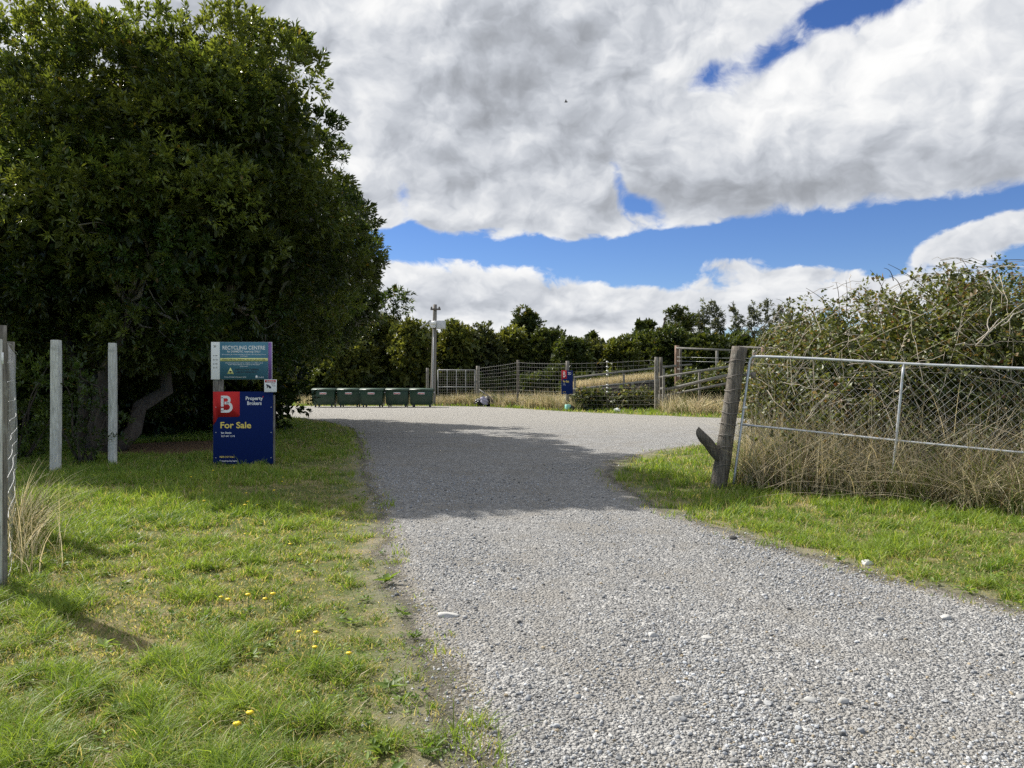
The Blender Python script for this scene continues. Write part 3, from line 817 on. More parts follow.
# ------------------------------------------------------------------ bins
M_BIN = paint('bin_green', (.014, .043, .022), .38, .12, 4, 0, 0, (.03, .055, .04), 2)
M_LID = paint('bin_lid', (.022, .06, .034), .45, .1, 4)
M_BLACK = paint('black_rubber', (.02, .02, .02), .6, .1, 6)
M_BAGB = paint('black_bag', (.015, .015, .018), .3, .2, 6)
M_BAGW = paint('pale_sack', (.30, .29, .38), .6, .15, 8)
bD = 51.0
def make_bin(loc):
    r = empty('wheelie_bin', loc)
    w, d, z0, z1 = 1.56, 1.25, .17, 1.20
    b = MB()
    V = [(-w * .455, -d * .46, z0), (w * .455, -d * .46, z0), (w * .455, d * .46, z0), (-w * .455, d * .46, z0),
         (-w / 2, -d / 2, z1), (w / 2, -d / 2, z1), (w / 2, d / 2, z1), (-w / 2, d / 2, z1)]
    b.add(V, np.array([[3, 2, 1, 0], [4, 5, 6, 7], [0, 1, 5, 4], [1, 2, 6, 5], [2, 3, 7, 6], [3, 0, 4, 7]]))
    b.build('body', M_BIN, r, bevel=.03)
    b = MB()
    b.box((0, -d / 2 - .02, z1 - .03), (w + .06, .05, .09)); b.box((0, d / 2 + .02, z1 - .03), (w + .06, .05, .09))
    for s in (-1, 1): b.box((s * (w / 2 + .02), 0, z1 - .03), (.05, d - .002, .09))
    b.build('rim', M_BIN, r, bevel=.01)
    b = MB(); n = 9
    for i in range(n - 1):
        a0, a1 = i / (n - 1), (i + 1) / (n - 1)
        y0, y1 = -d / 2 - .05 + (d + .1) * a0, -d / 2 - .05 + (d + .1) * a1
        q0, q1 = z1 + .02 + math.sin(a0 * math.pi) * .10, z1 + .02 + math.sin(a1 * math.pi) * .10
        b.add([(-w / 2 - .03, y0, q0), (w / 2 + .03, y0, q0), (w / 2 + .03, y1, q1), (-w / 2 - .03, y1, q1),
               (-w / 2 - .03, y0, z1 + .018), (w / 2 + .03, y0, z1 + .018), (w / 2 + .03, y1, z1 + .018), (-w / 2 - .03, y1, z1 + .018)],
              np.array([[0, 1, 2, 3], [7, 6, 5, 4], [0, 3, 7, 4], [1, 5, 6, 2]] + ([[0, 4, 5, 1]] if i == 0 else []) + ([[2, 6, 7, 3]] if i == n - 2 else [])))
    ld = b.build('lid', M_LID, r)
    MB().tube([(-.3, -d / 2 - .09, z1 + .03), (.3, -d / 2 - .09, z1 + .03)], .018, 6).build('handle', M_BLACK, ld)
    lb = MB().box((0, -d / 2 - .012 + .012, z1 - .24), (.46, .012, .13), Matrix.Rotation(R(-2.5), 3, 'X')).build('label_plate', M_SIGNW, r)
    MB().box((0, -d / 2 - .006, z1 - .255), (.42, .006, .045)).build('red_stripe', M_REDP, lb)
    for s in (-1, 1):
        MB().box((s * w * .475, -d * .49, .70), (.05, .06, .92)).build('side_rib', M_BIN, r, bevel=.01)
        MB().tube([(s * (w / 2 + .01), -.2, z1 - .18), (s * (w / 2 + .10), -.2, z1 - .18)], .035, 8).build('trunnion', M_GALV, r)
        for q in (-1, 1):
            c = MB(); c.tube([(s * w * .36 - .035, q * d * .36, .085), (s * w * .36 + .035, q * d * .36, .085)], .085, 12)
            cw = c.build('caster', M_BLACK, r)
            MB().box((s * w * .36, q * d * .36, .14), (.11, .10, .10)).build('fork', M_GALV, cw)
    return r
bl = ['green wheeled bin at the tree end of the row, half hidden by leaves', 'green wheeled bin second from the tree in the row',
      'green wheeled bin in the middle of the row of five', 'green wheeled bin second from the power pole in the row',
      'green wheeled bin at the pole end with its side in view']
b0 = None
for i in range(5):
    px = 325.5 + i * 24.1
    o = make_bin((0, 0, 0)) if b0 is None else copy_tree(b0)
    if b0 is None: b0 = o
    o.location = (XD(px, bD), bD + .25 * math.sin(i * 2.3), 0); o.rotation_euler = (0, 0, R((-1, 2, -1.5, 1, 2)[i]))
    tag(o, bl[i], 'bin', 'row of green recycling bins')

# ------------------------------------------------------------------ dumped rubbish by the gate
def blob_mesh(name, c, r, mat, label, cat, seed, parent=None):
    import bmesh
    bm = bmesh.new(); bmesh.ops.create_icosphere(bm, subdivisions=3, radius=1)
    rr = np.random.default_rng(seed); ph = rr.random(9) * 6
    for v in bm.verts:
        p = v.co; k = 1 + .13 * math.sin(p.x * 4 + ph[0]) * math.cos(p.y * 5 + ph[1]) + .10 * math.sin(p.z * 7 + ph[2] + p.x * 5) + .05 * math.sin(13 * p.y + 9 * p.z + ph[3])
        v.co = Vector((p.x * r[0] * k, p.y * r[1] * k, max(p.z * r[2] * k, -r[2] * .7)))
    me = bpy.data.meshes.new(name); bm.to_mesh(me); bm.free(); me.materials.append(mat)
    o = bpy.data.objects.new(name, me); COL.objects.link(o); o.location = c
    if label: tag(o, label, cat)
    if parent: o.parent = parent
    return o
rD = 53.0
blob_mesh('rubbish_bag', (XD(479.5, rD), rD, .26), (.36, .36, .30), M_BAGB, 'black rubbish bag dumped at the foot of the gate post', 'rubbish bag', 1)
blob_mesh('rubbish_bag', (XD(490, rD), rD + .1, .32), (.50, .40, .42), M_BAGB, 'black rubbish bag dumped beside the pale sack', 'rubbish bag', 2)
sk = blob_mesh('rubbish_sack', (XD(484.5, rD), rD - .35, .34), (.24, .2, .40), M_BAGW, 'pale lilac sack slumped between two black rubbish bags', 'rubbish sack', 3)
sk.rotation_euler = (0, R(-24), 0)
pl = MB().tube([(XD(479, rD), rD + .5, ZD(389.5, rD)), (XD(491, rD), rD + .1, ZD(398, rD))], .035, 6).build('pole', M_RAIL)
tag(pl, 'thin pale pole leaning on the dumped rubbish', 'pole')
tD = 44.2
tb = MB(); tb.box((XD(567.8, tD), tD, .22), (.30, .3, .30), Matrix.Rotation(.3, 3, 'Z'))
tb = tb.build('plastic_tub', paint('turquoise_plastic', (.28, .62, .55), .4, .05, 4), bevel=.04)
tag(tb, 'small turquoise plastic tub at the foot of a fence post', 'tub')
blob_mesh('small_bag', (XD(571, tD), tD + .05, .14), (.2, .2, .2), M_BAGB, 'small black bag lying beside the turquoise tub', 'rubbish bag', 8)
blob_mesh('paper_scrap', (XD(617, 42.2), 42.2, .10), (.2, .12, .12), M_WHITE, 'white paper scrap in the grass below the ramp', 'litter', 12)

# ------------------------------------------------------------------ loading ramp and yard rails
rampD = 46.5
rp = empty('loading_ramp', (XD(574, rampD), rampD, 0), label='old timber sided loading ramp rising to the right with handrails', cat='ramp')
ro = np.array([XD(574, rampD), rampD, 0])
xa, xb = XD(574, rampD), XD(664, rampD); za_, zb2 = ZD(388.5, rampD), ZD(378.5, rampD)
body = MB()
body.add([(xa, rampD + .1, 0), (xb, rampD + .1, 0), (xb, rampD + .1, zb2 - .12), (xa, rampD + .1, za_ - .12),
          (xa, rampD + 4, 0), (xb, rampD + 4, 0), (xb, rampD + 4, zb2 - .12), (xa, rampD + 4, za_ - .12)] - ro,
         np.array([[0, 1, 2, 3], [5, 4, 7, 6], [3, 2, 6, 7], [4, 0, 3, 7], [1, 5, 6, 2]]))
body.build('earth_fill', paint('dark_boards', (.055, .048, .04), .9, .4, 3, 0, .6), rp)
for k in range(5):
    f0 = .12 + k * .24
    MB().beam(np.array([xa, rampD + .03, f0]) - ro, np.array([xb, rampD + .03, f0 * zb2 / za_]) - ro, .05, .20).build('plank', M_POST_DARK, rp)
MB().beam(np.array([xa - .1, rampD - .02, za_ - .06]) - ro, np.array([xb, rampD - .02, zb2 - .06]) - ro, .14, .13).build('edge_beam', M_RAIL, rp)
for px in (574, 600, 632, 661):
    zt_ = ZD(388.5 - (px - 574) * .111, rampD)
    MB().box(np.array([XD(px, rampD), rampD - .08, zt_ / 2 - .1]) - ro, (.16, .12, zt_ + .1)).build('post', M_POST, rp, bevel=.01)
MB().beam(np.array([xa, rampD, ZD(377.5, rampD)]) - ro, np.array([XD(677, rampD), rampD, ZD(365.5, rampD)]) - ro, .07, .13).build('handrail', M_RAIL, rp)
for px in (575, 624, 664):
    zr = ZD(377.5 - (px - 574) * .1165, rampD); zd = ZD(388.5 - (px - 574) * .111, rampD)
    MB().box(np.array([XD(px, rampD), rampD + .06, (zr + zd) / 2]) - ro, (.12, .08, zr - zd + .05)).build('rail_post', M_RAIL, rp, bevel=.01)

# the race that climbs to the right
ra = empty('stock_race', (XD(660, 41.5), 41.5, 0), label='sloping grey rails and boards of the stock race behind brambles', cat='race')
ro2 = np.array([XD(660, 41.5), 41.5, 0])
P0 = lambda px, py, D: np.array([XD(px, D), D, ZD(py, D)]) - ro2
MB().beam(P0(659, 377.5, 41.5), P0(742, 364.5, 40), .07, .13).build('top_rail', M_RAIL, ra)
MB().beam(P0(660, 388.8, 41.5), P0(671, 389.3, 41.3), .1, .16).build('low_rail', M_RAIL, ra)
MB().beam(P0(668, 389.3, 41.3), P0(742, 371.5, 40), .10, .17).build('low_rail', M_RAIL, ra)
MB().beam(P0(668, 395, 41.4), P0(742, 380.5, 40.1), .06, .13).build('low_rail', M_RAIL, ra)
for i, px in enumerate(np.arange(660, 672, 2.6)):
    MB().box(P0(px, 400, 41.5) - (0, 0, .25), (.125, .04, 1.15), Matrix.Rotation(.02 * (i - 2), 3, 'Y')).build('board', M_POST, ra)
for px in (664, 700, 730):
    zt_ = ZD(377 - (px - 659) * .157, 41.2)
    MB().box(np.array([XD(px, 41.2), 41.3, zt_ / 2]) - ro2, (.13, .13, zt_)).build('post', M_POST, ra, bevel=.01)

yr = empty('yard_rails', (XD(677, 47), 47, 0), label='high stock yard rails on tall timber posts beyond the ramp', cat='fence')
ro3 = np.array([XD(677, 47), 47, 0])
def yp(px, py, D, r, mat): round_post(yr, 'post', np.array([XD(px, D), D, -.2]) - ro3, np.array([XD(px, D), D, ZD(py, D)]) - ro3, r, mat, 10, 8)
yp(677, 345.5, 47, .15, M_POST_RED); yp(680.5, 347, 47.6, .09, M_POST_DARK); yp(717, 350, 46, .09, M_RAIL)
yp(754, 350, 45, .10, M_POST); yp(763, 347, 44, .12, M_POST_RED); yp(775, 349, 44, .08, M_RAIL); yp(806, 348, 43, .10, M_POST)
Q = lambda px, py, D: np.array([XD(px, D), D, ZD(py, D)]) - ro3
MB().beam(Q(676, 348, 46.85), Q(745, 350.8, 45.2), .06, .12).build('rail', M_RAIL, yr)
MB().beam(Q(738, 347, 45.0), Q(830, 350.5, 43), .06, .12).build('rail', M_RAIL, yr)
MB().beam(Q(660, 367, 47.1), Q(692, 364.5, 46.8), .06, .11).build('rail', M_RAIL, yr)
for py in (357, 361, 369, 376, 383): MB().tube([Q(677, py, 46.8), Q(717, py + 1, 45.8), Q(763, py + 1.5, 43.8), Q(830, py + 1, 42.8)], .010, 4).build('wire', M_WIRE, yr)

# ------------------------------------------------------------------ foliage generators
def leaf_cloud(mb, P, Dr, L, Wd, col, fold=.12, sidejit=.6, droop=0.0):
    """one folded diamond leaf per point"""
    n = len(P)
    Dr = unit(Dr); up = np.tile([0, 0, 1.0], (n, 1)) + rng.normal(0, sidejit, (n, 3))
    s = unit(np.cross(Dr, up)); nn = np.cross(s, Dr)
    L = np.broadcast_to(L, (n,))[:, None]; Wd = np.broadcast_to(Wd, (n,))[:, None]
    V = np.stack([P, P + Dr * L * .45 + s * Wd / 2 + nn * L * fold, P + Dr * L - nn * L * droop, P + Dr * L * .45 - s * Wd / 2 + nn * L * fold], 1).reshape(-1, 3)
    i = np.arange(n)[:, None] * 4
    F = np.concatenate([i + [0, 1, 2], i + [0, 2, 3]], 0)
    mb.add(V, F, np.repeat(col, 4, axis=0))

def sphere_pts(n): return unit(rng.normal(size=(n, 3)))

def lobes_to_puffs(lobes, per=1.5, rmin=.7, rmax=1.35, zmin=1.5):
    C = []; Rr = []; N = []
    for (c, r) in lobes:
        c = np.array(c, float); r = np.array(r, float)
        area = 4 * np.pi * ((r[0] * r[1]) ** 1.6 + (r[0] * r[2]) ** 1.6 + (r[1] * r[2]) ** 1.6) ** (1 / 1.6) / 3 ** (1 / 1.6)
        n = int(area * per / 3.14 / ((rmin + rmax) / 2) ** 2 * 1.3)
        u = sphere_pts(n); k = rng.uniform(.74, 1.06, (n, 1))
        p = c + u * r * k
        ok = p[:, 2] > zmin
        for (c2, r2) in lobes:
            if (c2, r2) == (tuple(c), tuple(r)): continue
            q = np.linalg.norm((p - np.array(c2)) / np.array(r2), axis=1)
            ok &= q > .66
        C.append(p[ok]); N.append(unit(u / r)[ok]); Rr.append(rng.uniform(rmin, rmax, ok.sum()))
    return np.vstack(C), np.concatenate(Rr), np.vstack(N)

def crown(name, lobes, parent, cols, spr=34, per_spray=13, L=.13, W=.045, puff=(1.4, .7, 1.3), zmin=1.5, mat=None, flat=.8, org=(0, 0, 0), core=0, core_l=2.4):
    C, Rr, N = lobes_to_puffs(lobes, puff[0], puff[1], puff[2], zmin)
    cnt = np.maximum(3, (spr * Rr ** 2).astype(int)); idx = np.repeat(np.arange(len(C)), cnt); m = len(idx)
    u = unit(sphere_pts(m) + N[idx] * .5 + [0, 0, .38])
    k = rng.uniform(.45, 1.05, (m, 1)) ** .6
    p = C[idx] + u * Rr[idx, None] * k * [1, 1, flat]
    d = unit(u + N[idx] * .4 + [0, 0, .35])
    tint = rng.normal(0, .22, len(C))[idx] + rng.normal(0, .16, m)
    hue = np.clip(rng.normal(.5, .25, len(C))[idx] + rng.normal(0, .2, m), 0, 1)
    j = np.repeat(np.arange(m), per_spray)
    ld = unit(d[j] + rng.normal(0, .75, (len(j), 3)))
    lp = p[j] + ld * .03 - d[j] * rng.uniform(0, L * 1.1, (len(j), 1))
    a, b = np.array(cols[0]), np.array(cols[1])
    col = (a + (b - a) * hue[j, None]) * np.exp(tint[j] + rng.normal(0, .12, len(j)))[:, None]
    rare = rng.random(len(j)) < .012
    col[rare] = np.array([.16, .12, .03])
    mb = MB()
    leaf_cloud(mb, lp, ld, L * rng.uniform(.7, 1.2, len(j)), W * rng.uniform(.75, 1.2, len(j)), np.clip(col, .004, .6))
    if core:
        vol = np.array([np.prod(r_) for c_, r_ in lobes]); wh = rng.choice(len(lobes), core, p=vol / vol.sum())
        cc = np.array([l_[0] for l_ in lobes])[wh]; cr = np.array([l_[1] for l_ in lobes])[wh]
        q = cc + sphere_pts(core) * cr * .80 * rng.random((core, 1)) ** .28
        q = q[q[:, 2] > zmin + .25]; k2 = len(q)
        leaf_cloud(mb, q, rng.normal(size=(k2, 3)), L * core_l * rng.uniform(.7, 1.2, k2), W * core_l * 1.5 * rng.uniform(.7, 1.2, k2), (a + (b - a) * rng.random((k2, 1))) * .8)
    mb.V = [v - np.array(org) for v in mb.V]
    o = mb.build(name, mat or M_LEAF, parent)
    return o, C, Rr

def limb(mb, a, b, r0, r1, bend=.3, n=9, sides=7):
    a = np.array(a, float); b = np.array(b, float); u = np.linspace(0, 1, n)[:, None]
    off = rng.normal(0, bend, 3) * np.linalg.norm(b - a) * .25
    w = np.array([rng.normal(0, .025, 3) * np.linalg.norm(b - a) for _ in range(n)]); w[0] = w[-1] = 0
    P = a + (b - a) * u + np.sin(u * np.pi) * (off + [0, 0, .12 * np.linalg.norm(b - a)]) + w
    mb.tube(P, r0 + (r1 - r0) * u[:, 0] ** .8, sides)
    return P

rng = np.random.default_rng(7)
# ------------------------------------------------------------------ the big evergreen by the sign
def big_tree(base, lobes, label, cols, trunk_r, spr, L, W, zmin, nbranch=60, stems=None, core=0, puff=(1.25, .6, 1.45)):
    r = empty('evergreen_tree', (base[0], base[1], 0), label=label, cat='tree')
    org = (base[0], base[1], 0)
    o, C, Rr = crown('crown', lobes, r, cols, spr=spr, L=L, W=W, zmin=zmin, org=org, core=core, puff=puff, flat=.62)
    t = MB(); B = np.array([base[0], base[1], 0.0])
    for (off, top, r0) in stems:
        limb(t, B + off - (0, 0, .2), B + top, r0, r0 * .55, .12, 9, 10)
    t.V = [v - np.array(org) for v in t.V]
    tr = t.build('trunk', M_BARK, r, smooth=True)
    br = MB(); tops = [B + s[1] for s in stems]
    pick = rng.permutation(len(C))[:nbranch]
    lows = np.argsort(C[:, 2])[:nbranch]
    for q in np.concatenate([pick, lows]):
        tp = tops[int(np.argmin([np.linalg.norm(C[q] - t_) for t_ in tops]))]
        e = tp + (C[q] - tp) * .86; P = limb(br, tp, e, .07, .018, .35, 8, 5)
        for w in range(3):
            s = P[rng.integers(4, 8)]; limb(br, s, s + rng.normal(0, .4, 3) + (0, 0, .1), .016, .005, .5, 5, 4)
    br.V = [v - np.array(org) for v in br.V]
    br.build('branches', M_BARK2, r, smooth=True)
    return r

T1 = [((-8.7, 18.4, 6.2), (4.5, 4.3, 4.2)), ((-6.3, 18.0, 7.5), (2.35, 2.7, 2.7)), ((-7.5, 17.4, 8.0), (2.2, 2.4, 2.3)), ((-6.55, 18.9, 5.3), (2.3, 2.7, 2.3)),
      ((-7.7, 17.5, 3.0), (1.7, 1.7, 1.75)), ((-12.3, 18.8, 4.9), (3.6, 3.8, 3.8)), ((-12.4, 19.2, 4.0), (3.0, 2.8, 2.2)),
      ((-8.4, 22.2, 6.0), (4.4, 3.4, 4.2)), ((-9.2, 16.5, 5.4), (2.7, 2.3, 2.4)), ((-9.1, 20.6, 2.8), (3.4, 2.2, 2.2)), ((-8.7, 26, 5.8), (3.4, 3.2, 3.8))]  # last lobe added, unseen behind the crown, to fill the ground shadow
T1 = [(c, tuple(q - .42 for q in r_)) for c, r_ in T1]
CG = ((.028, .056, .014), (.12, .15, .038))
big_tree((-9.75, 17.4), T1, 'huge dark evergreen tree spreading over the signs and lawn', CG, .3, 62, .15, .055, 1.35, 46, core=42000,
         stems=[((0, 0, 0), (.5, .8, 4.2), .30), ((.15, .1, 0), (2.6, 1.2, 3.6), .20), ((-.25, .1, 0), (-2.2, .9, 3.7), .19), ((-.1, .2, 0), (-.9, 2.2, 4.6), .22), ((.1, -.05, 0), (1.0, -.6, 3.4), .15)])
T2 = [((-10.6, 31, 5.0), (3.4, 3.0, 2.6)), ((-12.9, 30.0, 5.2), (3.6, 3.2, 3.4)), ((-8.4, 30.5, 4.5), (1.7, 1.7, 1.5)), ((-6.6, 30.2, 4.6), (1.0, 1.2, .9)), ((-5.6, 30.2, 4.9), (.55, .8, .5))]
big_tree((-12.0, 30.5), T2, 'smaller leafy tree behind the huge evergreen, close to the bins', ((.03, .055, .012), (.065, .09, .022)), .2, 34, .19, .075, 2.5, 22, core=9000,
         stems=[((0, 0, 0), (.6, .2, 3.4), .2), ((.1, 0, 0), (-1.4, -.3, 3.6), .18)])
T3 = [((-15.5, 27, 5.2), (4.5, 4.0, 4.6)), ((-13.0, 33, 5.0), (4.0, 3.5, 4.4)), ((-19.5, 25, 4.6), (4.0, 3.6, 4.4))]
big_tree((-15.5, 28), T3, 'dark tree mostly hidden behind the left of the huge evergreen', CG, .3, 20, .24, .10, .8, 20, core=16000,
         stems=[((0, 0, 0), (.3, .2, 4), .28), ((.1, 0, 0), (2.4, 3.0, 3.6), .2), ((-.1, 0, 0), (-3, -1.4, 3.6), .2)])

def shrub(name, base, lobes, label, cols, L, W, spr, cat='shrub', mat=None, zmin=.05, stems=8, puff=(1.5, .35, .6), group=None):
    r = empty(name, (base[0], base[1], 0), label=label, cat=cat, group=group); org = (base[0], base[1], 0)
    o, C, Rr = crown('foliage', lobes, r, cols, spr=spr, per_spray=9, L=L, W=W, zmin=zmin, puff=puff, mat=mat, org=org)
    b = MB(); B = np.array([base[0], base[1], 0])
    for q in rng.permutation(len(C))[:stems]: limb(b, B + (rng.normal(0, .1), rng.normal(0, .1), -.05), C[q], .028, .008, .3, 7, 5)
    b.V = [v - np.array(org) for v in b.V]
    b.build('stems', M_BARK, r)
    return r
shrub('leafy_shrub', (-10.2, 15.4), [((-10.0, 15.3, 1.0), (.45, .5, .95)), ((-10.7, 16.0, .9), (.8, .8, .9)), ((-9.75, 15.6, 1.75), (.3, .35, .35))],
      'mid green leafy shrub between the netting fence and pale post', ((.04, .075, .014), (.10, .14, .034)), .11, .045, 60, puff=(1.5, .25, .45))
shrub('leafy_shrub', (-8.45, 14.6), [((-8.3, 13.75, 1.75), (.28, .2, .32)), ((-8.2, 14.6, .8), (.4, .45, .75))],
      'dark leafy shrub tangled round the pale posts', ((.020, .042, .011), (.05, .08, .02)), .10, .042, 60, puff=(1.5, .2, .35))
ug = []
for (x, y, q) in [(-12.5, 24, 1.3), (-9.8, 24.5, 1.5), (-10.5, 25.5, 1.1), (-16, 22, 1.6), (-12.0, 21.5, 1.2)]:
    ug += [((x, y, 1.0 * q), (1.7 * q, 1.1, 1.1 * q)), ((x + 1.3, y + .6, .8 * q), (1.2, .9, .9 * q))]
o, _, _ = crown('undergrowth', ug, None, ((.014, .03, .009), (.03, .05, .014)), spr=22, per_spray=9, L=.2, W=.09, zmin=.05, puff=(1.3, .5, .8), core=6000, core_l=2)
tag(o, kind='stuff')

rng = np.random.default_rng(202)
# ------------------------------------------------------------------ trees beyond the fence
BGC = [((.055, .078, .018), (.145, .16, .036)), ((.032, .052, .014), (.082, .105, .026)), ((.05, .065, .022), (.10, .115, .04)), ((.055, .07, .052), (.115, .13, .095))]
def bg_tree(px, D, top, wpx, kind, label, low=.6, group='trees beyond the far fence', sub=7, seed=0, cat='tree', name='shelter_tree', lean=0):
    x = XD(px, D); h = ZD(top, D); w = wpx / FPX * D / 2
    lob = [((x, D, h * .5), (w * .9, w * .9, h * .44))]
    for k in range(sub):
        a = rng.uniform(0, 2 * np.pi); rr = rng.uniform(.3, .75) * w; zz = rng.uniform(.35, .86) * h
        s = rng.uniform(.28, .48) * w
        lob.append(((x + math.cos(a) * rr + lean * (zz / h) ** 2, D + math.sin(a) * rr, zz), (s, s, s * rng.uniform(.8, 1.25))))
    lob.append(((x + lean, D, h - w * .62), (w * .5, w * .5, w * .48)))
    lob.append(((x + lean + rng.uniform(-.6, .6) * w, D, h - w * rng.uniform(.7, 1.0)), (w * .42, w * .42, w * .40)))
    r = empty(name, (x, D, 0), label=label, cat=cat, group=group)
    k = D / 60
    crown('crown', lob, r, BGC[kind], spr=17 / k ** 2, per_spray=9, L=.30 * k, W=.15 * k, puff=(1.35, .5 * k, .9 * k), zmin=low, mat=M_BGLEAF, org=(x, D, 0), core=1500, core_l=2.2)
    t = MB(); limb(t, (x, D, -.2), (x + lean * .5, D, h * .6), .03 * h + .05, .05, .15, 8, 7)
    for q in range(4): limb(t, (x, D, h * rng.uniform(.15, .4)), lob[1 + q % sub][0], .07, .03, .3, 6, 5)
    t.V = [v - np.array((x, D, 0)) for v in t.V]
    t.build('trunk', M_BARK2, r, smooth=True)
    return r

BG = [(318, 66, 318, 60, 1, 'dark bushy tree behind the first bins'), (352, 64, 322, 56, 0, 'olive bushy tree behind the second bin'),
      (384, 66, 316, 52, 0, 'sunlit bushy tree behind the middle bin'), (412, 63, 321, 40, 0, 'round olive tree just left of the power pole'),
      (455, 66, 320, 40, 0, 'round olive tree just right of the power pole'), (482, 68, 326, 44, 2, 'pale olive tree behind the rubbish and gate post'),
      (508, 70, 326, 40, 0, 'olive tree left of the tall dark round headed tree'), (548, 70, 330, 42, 1, 'dark green tree right of the tall round headed tree'),
      (572, 66, 335, 34, 1, 'dark green tree behind the narrow for sale board'), (598, 74, 340, 34, 2, 'low pale tree beyond the left end of the ramp'),
      (622, 72, 338, 38, 0, 'olive tree beyond the middle of the ramp'), (646, 76, 332, 36, 1, 'dark tree beyond the top of the ramp'),
      (672, 74, 328, 46, 1, 'dark tree behind the tall brown yard post'), (704, 72, 330, 46, 1, 'broad dark tree left of the leaning gate post'),
      (738, 74, 333, 44, 1, 'dark tree rising behind the leaning gate post'), (770, 70, 334, 44, 0, 'olive tree behind the gate top corner'),
      (805, 72, 334, 46, 1, 'dark tree partly hidden by the bramble bank'), (285, 70, 322, 56, 1, 'dark bushy tree behind the navy board'),
      (868, 72, 330, 60, 1, 'dark tree hidden behind the bramble bank')]
for (px, D, top, w, kd, lb) in BG:
    bg_tree(px, D, top, w, kd, lb, low=.9)
bg_tree(527, 74, 308, 24, 1, 'tall dark round headed tree standing above the shelter belt', low=3.5)
bg_tree(433, 82, 328, 34, 2, 'pale olive tree seen behind the power pole', low=2)
bg_tree(592, 95, 334, 8, 1, 'small pointed conifer tip above the shelter belt', low=3, sub=4, name='conifer')
bg_tree(640, 92, 322, 9, 1, 'first thin dark pine spire left of the windswept pine', low=3, sub=5, name='conifer')
bg_tree(650, 94, 322, 10, 1, 'second thin dark pine spire left of the windswept pine', low=3, sub=5, name='conifer')
# wind-swept pine: branches reaching to the right
def windswept(px, D, top, label):
    x = XD(px, D); h = ZD(top, D)
    r = empty('windswept_pine', (x, D, 0), label=label, cat='tree', group='trees beyond the far fence')
    t = MB(); limb(t, (x, D, -.2), (x + .6, D, h * .95), .3, .08, .1, 9, 8)
    lob = []
    for k in range(15):
        z = h * rng.uniform(.45, .97); l = rng.uniform(1.2, 3.6) * (1.15 - z / h * .5); dx = l * rng.uniform(.5, 1); dy = rng.uniform(-1, 1) * l * .6
        e = np.array([x + .4 + dx, D + dy, z + .45 * dx]); t0 = (x + .4, D, z - .2)
        limb(t, t0, e, .09, .03, .15, 6, 5)
        for u in (.45, .7, .95): lob.append((tuple(np.array(t0) + (e - np.array(t0)) * u), (.55, .5, .33)))
    crown('crown', lob, r, BGC[1], spr=16, per_spray=9, L=.34, W=.13, puff=(1.4, .35, .6), zmin=1, mat=M_BGLEAF, org=(x, D, 0))
    t.V = [v - np.array((x, D, 0)) for v in t.V]; t.build('trunk', M_BARK, r, smooth=True)
windswept(660, 80, 313, 'windswept pine with limbs combed to the right')
windswept(674, 84, 318, 'shorter windswept pine just beside the taller one')
for i, (px, top, w) in enumerate([(703, 304, 17), (717, 303, 20), (736, 305, 14), (752, 303, 17), (766, 301, 15), (779, 303, 17), (790, 304, 12), (800, 309, 12)]):
    D = 112 + (i * 7) % 12
    x = XD(px, D); h = ZD(top, D); w2 = w / FPX * D / 2 * .74
    r = empty('gum_tree', (x, D, 0), label=['first pale feathery gum at the left end of the far row', 'broad feathery gum second in the far row', 'thin gum beside the gap in the far row', 'gum tree just right of the gap in the far row',
              'tallest slim gum in the far row', 'grey green gum right of the tallest slim gum', 'thin grey gum near the right end of the far row', 'lowest gum at the right end of the far row'][i], cat='tree', group='row of far gum trees')
    lob = [((x + rng.uniform(-.3, .3) * w2, D + rng.uniform(-.5, .5), z * h), (w2 * s, w2 * s, h * .12)) for z, s in ((.42, .9), (.55, 1.0), (.66, .9), (.78, .75), (.9, .45))]
    lob += [((x + rng.uniform(-.9, .9) * w2, D, h * rng.uniform(.4, .95)), (w2 * .35, w2 * .4, h * .07)) for _ in range(5)]
    crown('crown', lob, r, BGC[3], spr=4.2, per_spray=9, L=.5, W=.16, puff=(1.1, .4, .9), zmin=2, mat=M_BGLEAF, org=(x, D, 0), core=150, core_l=1.5)
    t = MB(); limb(t, (x, D, -.2), (x, D, h * .9), .25, .06, .06, 8, 6)
    t.V = [v - np.array((x, D, 0)) for v in t.V]; t.build('trunk', M_BARK2, r, smooth=True)
# shrub line that closes the foot of the shelter belt
ug = []
for i, px in enumerate(range(270, 900, 22)):
    D = 62.5 + (i * 5) % 4 if px < 560 else 60 + (i * 5) % 5
    x = XD(px, D); q = rng.uniform(.85, 1.25)
    ug += [((x, D, 1.0 * q), (1.5, .9, 1.15 * q)), ((x + .8, D + .5, 1.5 * q), (1.0, .8, .9))]
o, _, _ = crown('undergrowth', ug, None, BGC[1], spr=14, per_spray=8, L=.3, W=.15, puff=(1.2, .5, .8), zmin=.1, mat=M_BGLEAF, core=16000, core_l=2)
tag(o, kind='stuff')

rng = np.random.default_rng(303)
